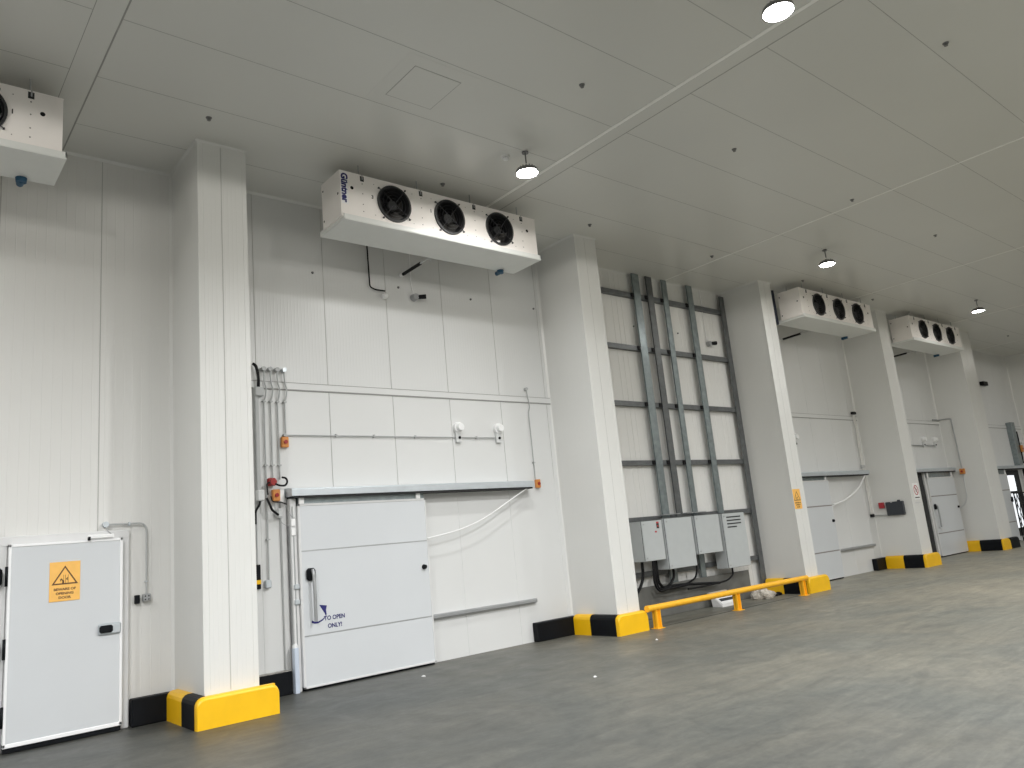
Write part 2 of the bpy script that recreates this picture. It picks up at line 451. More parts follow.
def guard(i, label, wall_l=None, side=(('yellow', 9.6, 9.08), ('black', 9.08, 8.665)), front=None, wall_r=None, fx1=.18):
    a, b = COLS[i]
    root = thing('bumper_guard', label, 'bumper', ((a+b)/2, YC-.06, 0), S)
    if wall_l is not None:
        m = MB(); m.box(wall_l, YW-.14, 0, a-.004, YW-.012, .29, .012); m.build('wall_block', M['black'], root)['label'] = 'black block'
    for c, y0, y1 in side:
        m = MB(); guard_block(m, (a, y0), (a, y1), (-1, 0)); m.build('side_block', M[c], root)['label'] = c+' block'
    for c, x0, x1 in front or (('yellow', a-.12, b+fx1),):
        m = MB(); guard_front(m, x0, x1, fill=(max(x0+.03, a+.001),)); m.build('front_block', M[c], root)['label'] = c+' block'
    if wall_r is not None:
        m = MB(); m.box(b+.004, YW-.14, 0, wall_r, YW-.012, .275, .01); r_ = m.build('wall_block', M['black'], root); r_['label'] = 'black block with a dusty top'
        MB().box(b+.002, YW-.135, .275, wall_r-.004, YW-.015, .281).build('dust', M['dust'], r_)
    return root
guard(0, 'yellow and black bumper around the foot of the column beside the hinged door', wall_l=2.36, wall_r=4.2)
guard(1, 'yellow and black bumper around the column foot left of the yellow rail', wall_l=8.27, side=(('yellow', 9.6, 9.22), ('black', 9.22, 8.665)), fx1=.05)
guard(2, 'yellow and black bumper around the column foot at the far end of the yellow rail', side=(('yellow', 9.6, 9.19), ('black', 9.19, 8.665)), fx1=.2)
guard(3, 'yellow and black bumper around the foot of the column carrying the dark box', wall_l=19.72, side=(('yellow', 9.6, 9.15), ('black', 9.15, 8.665)), fx1=.14)
guard(4, 'yellow and black bumper around the farthest column foot in view', side=(('yellow', 9.7, 9.25), ('black', 9.25, 8.665)), front=(('yellow', COLS[4][0]-.12, COLS[4][0]+.42), ('black', COLS[4][0]+.42, COLS[4][0]+1.15)))

# ---------------------------------------------------------------- hinged door (left)
d = thing('door_1', 'small white hinged cold-room door with an orange warning sign', 'door', (1.72, 9.65, 0), kind='structure'); d['category'] = 'door'
m = MB()
m.box(1.08, 9.68, 0, 1.175, YW, 2.13, .01); m.box(2.255, 9.68, 0, 2.345, YW, 2.13, .01); m.box(1.08, 9.678, 2.035, 2.345, YW, 2.13, .01)
m.box(1.12, 9.672, 2.03, 1.17, 9.69, 2.05); m.build('door_frame', M['frame'], d)
lf = MB().box(1.185, 9.602, .075, 2.245, 9.69, 2.025, .008).build('door_leaf', M['leaf'], d)
m = MB()
m.box(1.175, 9.595, .06, 1.20, 9.68, 2.04, .004); m.box(2.228, 9.595, .06, 2.258, 9.68, 2.04, .004)
m.box(1.175, 9.595, 2.012, 2.258, 9.68, 2.04, .004); m.box(1.175, 9.595, .055, 2.258, 9.68, .095, .004)
m.build('edge_strip', M['edge'], lf)
m = MB().box(1.18, 9.612, .008, 2.25, 9.66, .056); m.box(1.30, 9.605, .02, 1.33, 9.62, .05); m.build('bottom_gasket', M['black'], d)
h = MB().box(2.01, 9.572, 1.012, 2.24, 9.602, 1.132, .02).build('door_handle', M['alu'], lf); h['label'] = 'grey and black latch handle'
MB().box(2.01, 9.545, 1.035, 2.17, 9.578, 1.105, .02).build('handle_paddle', M['black'], h) if False else MB().box(2.02, 9.545, 1.032, 2.155, 9.58, 1.112, .02).build('handle_paddle', M['black'], lf)
m = MB().box(1.90, 9.565, 2.045, 2.16, 9.61, 2.09, .008); m.build('closer', M['white'], d)
MB().box(1.90, 9.56, 2.03, 1.925, 9.6, 2.07, .004).build('closer_end', M['black'], d)
m = MB()
for z in (1.72, 1.0, .35):
    m.box(1.075, 9.59, z-.09, 1.125, 9.68, z+.09, .02); m.cyl((1.16, 9.60, z-.10), (1.16, 9.60, z+.10), .014)
m.build('hinge', M['black'], d)
MB().box(.35, 9.68, 0, 1.078, YW, 2.09, .006).build('side_panel', M['white'], d)

def warning_sign(x0, x1, z0, z1, yf, label, lines, fine=True):
    cx = (x0+x1)/2; w = x1-x0; hgt = z1-z0
    s = thing('warning_sign', label, 'sign', (cx, yf, z0))
    MB().box(x0, yf-.004, z0, x1, yf, z1, .0015).build('sign_board', M['signY'], s)
    ty = yf-.0045; tz0 = z0+hgt*.42; tz1 = z1-hgt*.1; tw = w*.43
    m = MB(); th = w*.035
    A = [(cx-tw, tz0), (cx+tw, tz0), (cx, tz1)]; c0 = (cx, tz0+(tz1-tz0)*.36)
    B = [(c0[0]+(p[0]-c0[0])*.80, c0[1]+(p[1]-c0[1])*.80) for p in A]
    for i in range(3):
        j = (i+1) % 3
        m.add([(A[i][0], ty, A[i][1]), (A[j][0], ty, A[j][1]), (B[j][0], ty, B[j][1]), (B[i][0], ty, B[i][1])], [(0, 1, 2, 3)])
    m.build('warning_triangle', M['brownp'], s)
    m = MB(); u = w/.29   # two figures at an opening door
    def q(ax, az, bx, bz, t):
        dx, dz = bx-ax, bz-az; l = math.hypot(dx, dz); nx, nz = -dz/l*t/2, dx/l*t/2
        m.add([(cx+(ax+nx)*u, ty, tz0+(az+nz)*u), (cx+(bx+nx)*u, ty, tz0+(bz+nz)*u), (cx+(bx-nx)*u, ty, tz0+(bz-nz)*u), (cx+(ax-nx)*u, ty, tz0+(az-nz)*u)], [(0, 1, 2, 3)])
    q(-.012, .012, -.012, .10, .004); q(.03, .012, .03, .10, .004); q(.005, .012, .005, .10, .004)
    q(-.035, .06, -.02, .035, .008); q(-.045, .035, -.03, .065, .007); q(-.02, .035, -.022, .012, .008); q(-.048, .058, -.02, .05, .006)
    q(.012, .05, .028, .07, .008); q(.014, .065, .026, .045, .007); q(-.014, .014, -.014, .045, .012)
    m.build('pictogram', M['brownp'], s)
    for k, t in enumerate(lines):
        text('lettering', t, hgt*.085, M['brownp'], s, (cx, ty, z0+hgt*(.30-.105*k)), sx=1.1, bold=.0012)
    return s
warning_sign(1.545, 1.835, 1.415, 1.825, 9.60, 'orange warning sign on the hinged door reading beware of opening door', ['BEWARE OF', 'OPENING', 'DOOR'])
warning_sign(14.80, 15.09, 1.69, 2.10, YC-.001, 'small orange warning sign high on the column front beyond the yellow rail', ['BEWARE OF', 'OPENING', 'DOOR'])

# conduit beside hinged door
t = thing('metal_conduit', 'bent metal conduit running from above the hinged door down to a socket', 'conduit', (2.53, 9.72, 1.4))
MB().tube([(2.11, 9.70, 2.20), (2.53, 9.70, 2.195), (2.53, 9.70, 1.39)], .010, bend=.09).build('pipe', M['grey'], t)
MB().cyl((2.10, 9.74, 2.20), (2.10, 9.67, 2.20), .032).build('round_box', M['alu'], t)
MB().tube([(2.10, 9.69, 2.17), (2.12, 9.67, 2.12), (2.14, 9.64, 2.10), (2.14, 9.60, 2.09)], .006, bend=.03).build('flexible_lead', M['grey'], t)
m = MB().box(2.34, 9.69, 2.175, 2.355, 9.74, 2.215); m.box(2.515, 9.69, 1.53, 2.545, 9.74, 1.54); m.build('clip', M['alu'], t)
t = thing('wall_socket', 'square metal socket box at the end of the bent conduit', 'socket', (2.53, 9.71, 1.3))
MB().box(2.49, 9.68, 1.31, 2.575, 9.738, 1.395, .008).build('socket_box', M['alud'], t)
m = MB()
for dx in (-.018, .018):
    for dz in (-.018, .018): m.cyl((2.532+dx, 9.681, 1.352+dz), (2.532+dx, 9.675, 1.352+dz), .008)
m.build('terminal', M['black'], t)
single(MB().box(2.41, 9.69, 1.295, 2.46, 9.745, 1.39, .006), 'door_sensor', M['black'], 'small black box on the wall between hinged door and socket', 'sensor')

# ---------------------------------------------------------------- sliding doors
def sliding_door(n, x0, x1, rx0, rx1, label, handle=True, frame_left=True, guide=True, decal=True, hx=None, ztop=2.325):
    d = thing('door_%d' % n, label, 'door', ((x0+x1)/2, 9.6, 0), kind='structure')
    d['category'] = 'door'
    lf = MB().box(x0+.014, 9.585, .045, x1-.014, 9.68, ztop-.012).build('door_leaf', M['leaf'], d)
    m = MB()
    m.box(x0, 9.578, .03, x0+.03, 9.68, ztop, .003); m.box(x1-.022, 9.578, .03, x1, 9.68, ztop, .003)
    m.box(x0, 9.578, ztop-.03, x1, 9.68, ztop, .003); m.box(x0, 9.578, .03, x1, 9.68, .055, .003)
    m.build('edge_strip', M['frame'], lf)
    m = MB()
    gw = .008 if n == 2 else .014
    for z in (1.715, .657): m.box(x0+.03, 9.5835, z-gw, x1-.022, 9.59, z+gw)
    m.build('groove', M['alud'] if n == 2 else M['acgap'], lf)
    if n > 2: MB().box(x1, 9.60, .03, x1+.02, 9.68, ztop).build('edge_seal', M['acgap'], lf)
    MB().box(x0+.02, 9.60, .004, x1-.02, 9.66, .03).build('bottom_gasket', M['black'], d)
    tk = MB().extrude_x([(9.50, 2.425), (9.50, 2.505), (9.51, 2.52), (9.60, 2.535), (YW, 2.54), (YW, 2.425)], rx0, rx1).build('track', M['alu'], d)
    MB().extrude_x([(9.52, 2.40), (9.52, 2.425), (9.735, 2.425), (9.735, 2.40)], rx0+.03, rx1-.03).build('track_channel', M['dark'], tk)
    MB().box(x0+.02, 9.60, ztop, x1-.015, 9.66, 2.405).build('hanger_bar', M['galv'], d)
    m = MB(); m.box(x1-.16, 9.57, ztop-.005, x1-.09, 9.60, 2.41, .004); m.box(x0+.02, 9.57, ztop-.005, x0+.09, 9.60, 2.41, .004)
    m.build('track_hanger', M['white'], d)
    kb = MB().cyl((x1-.10, 9.59, 1.35), (x1-.10, 9.545, 1.35), .036, .030, 20).build('stop_knob', M['black'], lf)
    if handle:
        hb = MB().box(x0+.075, 9.535, 1.335, x0+.205, 9.59, 1.495, .03).build('handle_base', M['black'], lf)
        MB().tube([(x0+.150, 9.535, 1.47), (x0+.150, 9.505, 1.43), (x0+.155, 9.50, 1.2), (x0+.160, 9.51, .83)], .021, bend=.03).build('handle_lever', M['alud'], lf)
    if decal:
        yd = 9.5835
        m = MB()
        P = [(.115, .812), (.16, .795), (.21, .795), (.27, .820), (.305, .850), (.30, .862), (.265, .838), (.21, .818), (.16, .822), (.12, .842)]
        P = [(x0+p[0]+.045-.03, p[1]) for p in P]
        for i in range(4): m.add([(P[i][0], yd, P[i][1]), (P[i+1][0], yd, P[i+1][1]), (P[8-i][0], yd, P[8-i][1]), (P[9-i][0], yd, P[9-i][1])], [(0, 1, 2, 3)])
        Q = [(.245, 1.022), (.352, 1.002), (.338, .945), (.345, .895), (.332, .868), (.318, .905), (.290, .950)]
        Q = [(x0+p[0], yd, p[1]) for p in Q]
        m.add(Q, [(0, 1, 2, 6), (2, 3, 4, 5), (2, 5, 6)])
        m.build('arrow', M['navy'], lf)
        text('lettering', 'TO OPEN', .075, M['navy'], lf, (x0+.455, 9.583, .842), sx=.92, bold=.002)
        text('lettering', 'ONLY!', .075, M['navy'], lf, (x0+.455, 9.583, .742), sx=.92, bold=.002)
    if frame_left:
        m = MB().box(x0-.17, 9.71, 0, x0-.10, 9.738, 2.40, .004); m.box(x0-.085, 9.62, 0, x0-.004, 9.738, 2.40, .006); m.build('door_post', M['frame'], d)
        MB().box(x0-.093, 9.66, .56, x0-.086, 9.70, 2.05).build('post_seal', M['alud'], d)
    if guide:
        m = MB().box(x1+.02, 9.66, .60, guide, 9.738, .66, .012); m.build('guide_rail', M['alud'], d)
        MB().box(x1+.006, 9.64, .585, x1+.045, 9.73, .635, .006).build('guide_stop', M['black'], d)
    return d
d2 = sliding_door(2, 4.335, 6.315, 4.23, 8.40, 'large white sliding door with the arrow and the words to open only', guide=8.37)
m = MB().box(4.215, 9.56, 0, 4.272, 9.64, .54, .004); m.build('post_cover', M['bluepost'], d2)['label'] = 'pale blue film-covered cover'
MB().dome((4.25, 9.62, .54), .04, .05, (0, 0, 1)).build('post_cap', M['lgrey'], d2)
d3 = sliding_door(3, 16.0, 17.96, 15.3, 19.98, 'white sliding door beyond the column with the orange sign', handle=False, decal=False, guide=19.95)
d4 = sliding_door(4, 23.56, 25.45, 22.6, 25.56, 'white sliding door with a dark gap along its left edge', guide=None, decal=False, ztop=2.26)
MB().box(23.20, 9.66, .06, 23.44, 9.735, 2.40).build('dark_gap', M['dark'], d4)
m = MB().tube([(23.66+.02, 9.57, .84), (23.78, 9.57, .80), (23.95, 9.57, .84), (24.02, 9.57, .90)], .010, bend=.05); m.box(23.86, 9.575, .73, 24.02, 9.583, .78)
m.build('arrow', M['lgrey'], d4)
d5 = sliding_door(5, 28.8, 29.95, 29.0, 32.0, 'farthest white sliding door standing open at the right edge', guide=None, decal=False, handle=False, ztop=2.25)
MB().box(29.86, 9.535, 1.30, 29.95, 9.585, 1.48, .02).build('handle_base', M['black'], d5)
MB().box(29.98, 9.70, .02, 31.5, 9.738, 2.38).build('opening', M['dark'], d5)
MB().box(30.0, 9.672, .42, 30.62, 9.695, 2.2).build('strip_curtain', M['curtain'], d5)
MB().box(30.68, 9.672, .42, 30.9, 9.695, 2.2).build('strip_curtain', M['curtain'], d5)
MB().box(29.98, 9.58, .16, 32.0, 9.66, .42).build('threshold', M['dark'], d5)
MB().box(29.98, 9.60, 0, 32.0, 9.67, .16).build('sill', M['lgrey'], d5)
MB().box(29.98, 9.64, 1.58, 31.3, 9.67, 1.66).build('cross_bar', M['dark'], d5)
# folding lattice gate in front of far opening
g = thing('lattice_gate', 'black folding lattice gate across the farthest open doorway', 'gate', (30.4, 9.5, 0))
m = MB()
for i in range(5):
    for j in range(2):
        z0 = .32+.62*j; xa = 29.95+.28*i
        m.tube([(xa, 9.5, z0), (xa+.28, 9.5, z0+.62)], .012, 6); m.tube([(xa+.28, 9.5, z0), (xa, 9.5, z0+.62)], .012, 6)
m.build('lattice', M['blackm'], g)
m = MB()
for x in (29.95, 30.65, 31.35): m.box(x-.015, 9.485, 0, x+.015, 9.515, 1.62)
m.build('upright', M['blackm'], g)
m = MB().box(29.95, 9.49, 1.56, 31.35, 9.51, 1.60); m.build('top_bar', M['blackm'], g)

# pull cords hanging between track end and leaf
for (pts, lab) in (([(8.33, 9.56, 2.43), (7.98, 9.55, 2.27), (7.35, 9.54, 1.97), (6.85, 9.55, 1.82), (6.30, 9.57, 1.745)], 'white cord sagging from the track end to the large lettered sliding door'),
                   ([(19.82, 9.56, 2.41), (19.4, 9.55, 2.12), (19.0, 9.54, 1.95), (18.5, 9.55, 1.80), (17.97, 9.57, 1.72)], 'white cord sagging from the track end beyond the orange-signed column')):
    single(MB().tube(pts, .010 if pts[0][0] < 10 else .022, 8, bend=.3, seg=6), 'pull_cord', M['white'], lab, 'cord', 'cords of the sliding doors')

# ---------------------------------------------------------------- wiring left of the big sliding door
def grp(): return 'grey conduits beside the large sliding door'
xs = [3.98, 4.07, 4.165, 4.265]
bot = [1.40, 2.62, 2.66, 3.28]
for i, (x, zb) in enumerate(zip(xs, bot)):
    t = thing('wall_conduit', ['grey conduit ending at the lowest small box, next to the thick trunking', 'second thin grey conduit, coming down onto the red round switch', 'third thin grey conduit, ending beside the red round switch', 'rightmost thin grey conduit, ending at the upper orange switch'][i], 'conduit', (x, 9.71, zb), grp())
    MB().tube([(x, 9.73, 4.14), (x, 9.70, 4.13), (x+.01, 9.70, 3.95), (x+.03, 9.69, 3.88), (x+.02, 9.70, 3.76), (x, 9.71, 3.70), (x, 9.71, zb)], .010, bend=.03, seg=3).build('pipe', M['grey'], t)
    MB().cyl((x, 9.74, 4.14), (x, 9.67, 4.14), .030).build('wall_outlet', M['alu'] if i == 3 else M['grey'], t)
    m = MB()
    for z in ([3.70, 2.85, 1.9] if i == 0 else [3.70, 2.85] if i < 3 else [3.70]): m.box(x-.022, 9.69, z-.008, x+.022, 9.738, z+.008)
    m.build('clip', M['grey'], t)
t = thing('cable_trunking', 'thick grey vertical trunking with a box at each end beside the column', 'trunking', (3.87, 9.7, 2.4))
MB().box(3.845, 9.67, 2.5, 3.895, 9.738, 3.80, .006).build('trunk', M['grey'], t)
MB().box(3.84, 9.64, 3.76, 3.96, 9.738, 3.88, .01).build('junction_box', M['grey'], t)
MB().box(3.83, 9.63, 2.39, 3.93, 9.738, 2.53, .012).build('junction_box', M['lgrey'], t)
MB().tube([(3.84, 9.70, 4.2), (3.87, 9.68, 4.17), (3.90, 9.67, 4.05), (3.90, 9.68, 3.86)], .020, bend=.06).build('cable', M['blackm'], t)
MB().tube([(3.88, 9.68, 2.40), (3.87, 9.68, 2.34), (3.82, 9.69, 2.27), (3.82, 9.70, 2.10)], .014, bend=.05).build('cable', M['blackm'], t)
MB().tube([(3.84, 9.72, 2.4), (3.84, 9.72, 1.55)], .008).build('pipe', M['grey'], t)

def isolator(x, z, y, label, w=.095, h=.14):
    t = thing('isolator_switch', label, 'switch', (x, y, z-h/2))
    MB().box(x-w/2, y-.06, z-h/2, x+w/2, y, z+h/2, .008).build('switch_box', M['orange'], t)
    k = MB().cyl((x, y-.06, z), (x, y-.078, z), .026, .026, 18).build('knob', M['red'], t)
    return t
isolator(4.245, 3.155, 9.735, 'orange isolator switch at the left end of the long horizontal conduit')
isolator(8.655, 2.49, 9.735, 'orange isolator switch at the right end of the big door track', .09, .14)
isolator(4.085, 2.455, 9.70, 'orange isolator switch just left of the big door track', .10, .15)
t = thing('emergency_button', 'round red emergency button above the orange switch left of the track', 'button', (4.04, 9.7, 2.6))
MB().box(3.99, 9.66, 2.58, 4.09, 9.735, 2.68, .01).build('button_box', M['red'], t)
MB().cyl((4.04, 9.66, 2.625), (4.04, 9.61, 2.625), .046, .042, 20).build('button', M['red'], t)
single(MB().box(4.13, 9.67, 2.36, 4.205, 9.735, 2.52, .008), 'control_box', M['white'], 'small white box between orange switch and the track end', 'box')
single(MB().box(4.09, 9.64, 2.165, 4.165, 9.735, 2.285, .02), 'junction_box', M['lgrey'], 'rounded grey box hanging below the orange switch left of the track', 'box')
t = thing('cable_bundle', 'looped black and thin grey cables around the switches left of the track', 'cables', (4.1, 9.65, 2.1))
MB().tube([(4.06, 9.62, 2.60), (4.12, 9.60, 2.57), (4.19, 9.60, 2.57), (4.22, 9.60, 2.62), (4.20, 9.60, 2.67), (4.15, 9.62, 2.68)], .013, bend=.03).build('black_cable', M['blackm'], t)
MB().tube([(3.99, 9.64, 2.62), (3.95, 9.62, 2.60), (3.95, 9.61, 2.52), (3.96, 9.62, 2.46)], .010, bend=.03).build('black_cable', M['blackm'], t)
MB().tube([(3.94, 9.62, 2.42), (3.97, 9.60, 2.34), (4.0, 9.60, 2.26), (4.09, 9.62, 2.20)], .015, bend=.05).build('black_cable', M['blackm'], t)
MB().tube([(4.0, 9.62, 2.44), (4.01, 9.61, 2.37), (4.12, 9.60, 2.36), (4.2, 9.61, 2.33)], .008, bend=.03).build('black_cable', M['blackm'], t)
MB().tube([(4.16, 9.62, 2.36), (4.21, 9.61, 2.25), (4.27, 9.62, 2.16)], .004, bend=.03).build('thin_cable', M['grey'], t)
MB().tube([(4.13, 9.66, 2.17), (4.14, 9.65, 2.10), (4.2, 9.65, 2.06), (4.27, 9.65, 2.06)], .004, bend=.03).build('thin_cable', M['grey'], t)
MB().tube([(4.06, 9.65, 2.37), (4.065, 9.66, 2.25), (4.11, 9.68, 2.24)], .004, bend=.03).build('thin_cable', M['grey'], t)
t = thing('door_switch', 'two small white limit switches on the post left of the big sliding leaf', 'switch', (4.27, 9.6, 1.92))
for z in (1.97, 2.09): MB().box(4.252, 9.60, z-.045, 4.305, 9.65, z+.045, .005).build('switch_body', M['white'], t)
MB().box(4.27, 9.59, 2.15, 4.30, 9.63, 2.30, .004).build('bracket', M['lgrey'], t)
t = thing('door_lock', 'thin vertical rod with two metal blocks on the sliding door post', 'lock', (4.3, 9.6, .55))
MB().tube([(4.285, 9.62, 1.92), (4.285, 9.62, .56)], .008).build('rod', M['alud'], t)
for z in (1.09, 1.28): MB().box(4.265, 9.59, z-.03, 4.33, 9.655, z+.03, .006).build('lock_block', M['alu'], t)
MB().tube([(4.17, 9.72, 2.30), (4.18, 9.72, .30)], .007).build('thin_conduit', M['grey'], t) if False else None
single(MB().tube([(4.155, 9.725, 2.36), (4.16, 9.725, .29)], .008), 'thin_pipe', M['grey'], 'thin grey pipe between the conduits and the sliding door post', 'pipe')
t = thing('isolating_handle', 'narrow black wall bracket with a yellow tag near the column', 'bracket', (3.85, 9.7, 1.3))
MB().box(3.825, 9.70, 1.30, 3.87, 9.738, 1.60, .004).build('bracket', M['black'], t)
MB().box(3.80, 9.68, 1.36, 3.865, 9.70, 1.41, .004).build('tag', M['yellow'], t)
single(MB().box(3.925, 9.68, 1.30, 4.0, 9.738, 1.40, .01), 'socket_box', M['alu'], 'small metal box at the foot of the long grey conduit near the column', 'box')
# long horizontal conduit with two beacons
t = thing('horizontal_conduit', 'long thin conduit running right from the upper orange switch', 'conduit', (6, 9.71, 3.25))
MB().tube([(4.25, 9.71, 3.252), (7.92, 9.71, 3.258)], .009).build('pipe', M['grey'], t)
m = MB()
for x in (5.0, 5.6, 6.3, 7.45): m.box(x-.008, 9.69, 3.235, x+.008, 9.738, 3.275)
m.build('clip', M['grey'], t)
MB().cyl((4.245, 9.735, 3.25), (4.245, 9.68, 3.25), .022).build('end_box', M['grey'], t)
def beacon(x, z, label, y=9.738, s=1.):
    t = thing('alarm_beacon', label, 'alarm beacon', (x, y, z-.2*s))
    MB().cyl((x, y, z), (x, y-.07*s, z), .085*s, .085*s, 24).build('beacon_base', M['white'], t)
    MB().cyl((x, y-.07*s, z), (x, y-.13*s, z+.0), .068*s, .055*s, 24).build('beacon_lens', M['white'], t)
    MB().box(x-.055*s, y-.055*s, z-.235*s, x+.045*s, y, z-.07*s, .008).build('bracket_box', M['lgrey'], t)
    MB().cyl((x, y-.055*s, z-.16*s), (x, y-.07*s, z-.16*s), .022*s).build('gland', M['blackm'], t)
beacon(7.10, 3.41, 'left one of two white round beacons above the big sliding door')
beacon(7.90, 3.41, 'right one of two white round beacons above the big sliding door')
t = thing('drop_conduit', 'thin conduit dropping from high on the wall to the orange switch at the track end', 'conduit', (8.6, 9.71, 2.56))
MB().tube([(8.60, 9.735, 4.11), (8.60, 9.70, 4.10), (8.62, 9.70, 3.95), (8.64, 9.70, 3.80), (8.61, 9.71, 3.70), (8.62, 9.71, 2.56)], .008, bend=.03, seg=3).build('pipe', M['grey'], t)
MB().cyl((8.60, 9.74, 4.11), (8.60, 9.68, 4.11), .026).build('wall_outlet', M['grey'], t)
MB().box(8.60, 9.69, 2.84, 8.635, 9.738, 2.855).build('clip', M['grey'], t)

# ---------------------------------------------------------------- evaporator coolers
def plate_with_holes(mb, x0, x1, z0, z1, y, holes, r, n=48):
    """front plate with round openings"""
    xs = [x0]
    for i in range(len(holes)-1): xs.append((holes[i][0]+holes[i+1][0])/2)
    xs.append(x1)
    for (cx, cz), a, b in zip(holes, xs[:-1], xs[1:]):
        inner = []; outer = []
        angs = sorted([2*PI*i/n for i in range(n)]+[math.atan2(zz-cz, xx-cx) % (2*PI) for xx in (a, b) for zz in (z0, z1)])
        for t in angs:
            c, s_ = math.cos(t), math.sin(t)
            inner.append((cx+r*c, y, cz+r*s_))
            k = min(((b-cx)/c if c > 1e-9 else (a-cx)/c if c < -1e-9 else 1e9), ((z1-cz)/s_ if s_ > 1e-9 else (z0-cz)/s_ if s_ < -1e-9 else 1e9))
            outer.append((cx+k*c, y, cz+k*s_))
        q = len(angs)
        mb.add(inner+outer, [(q+i, i, (i+1) % q, q+(i+1) % q) for i in range(q)])

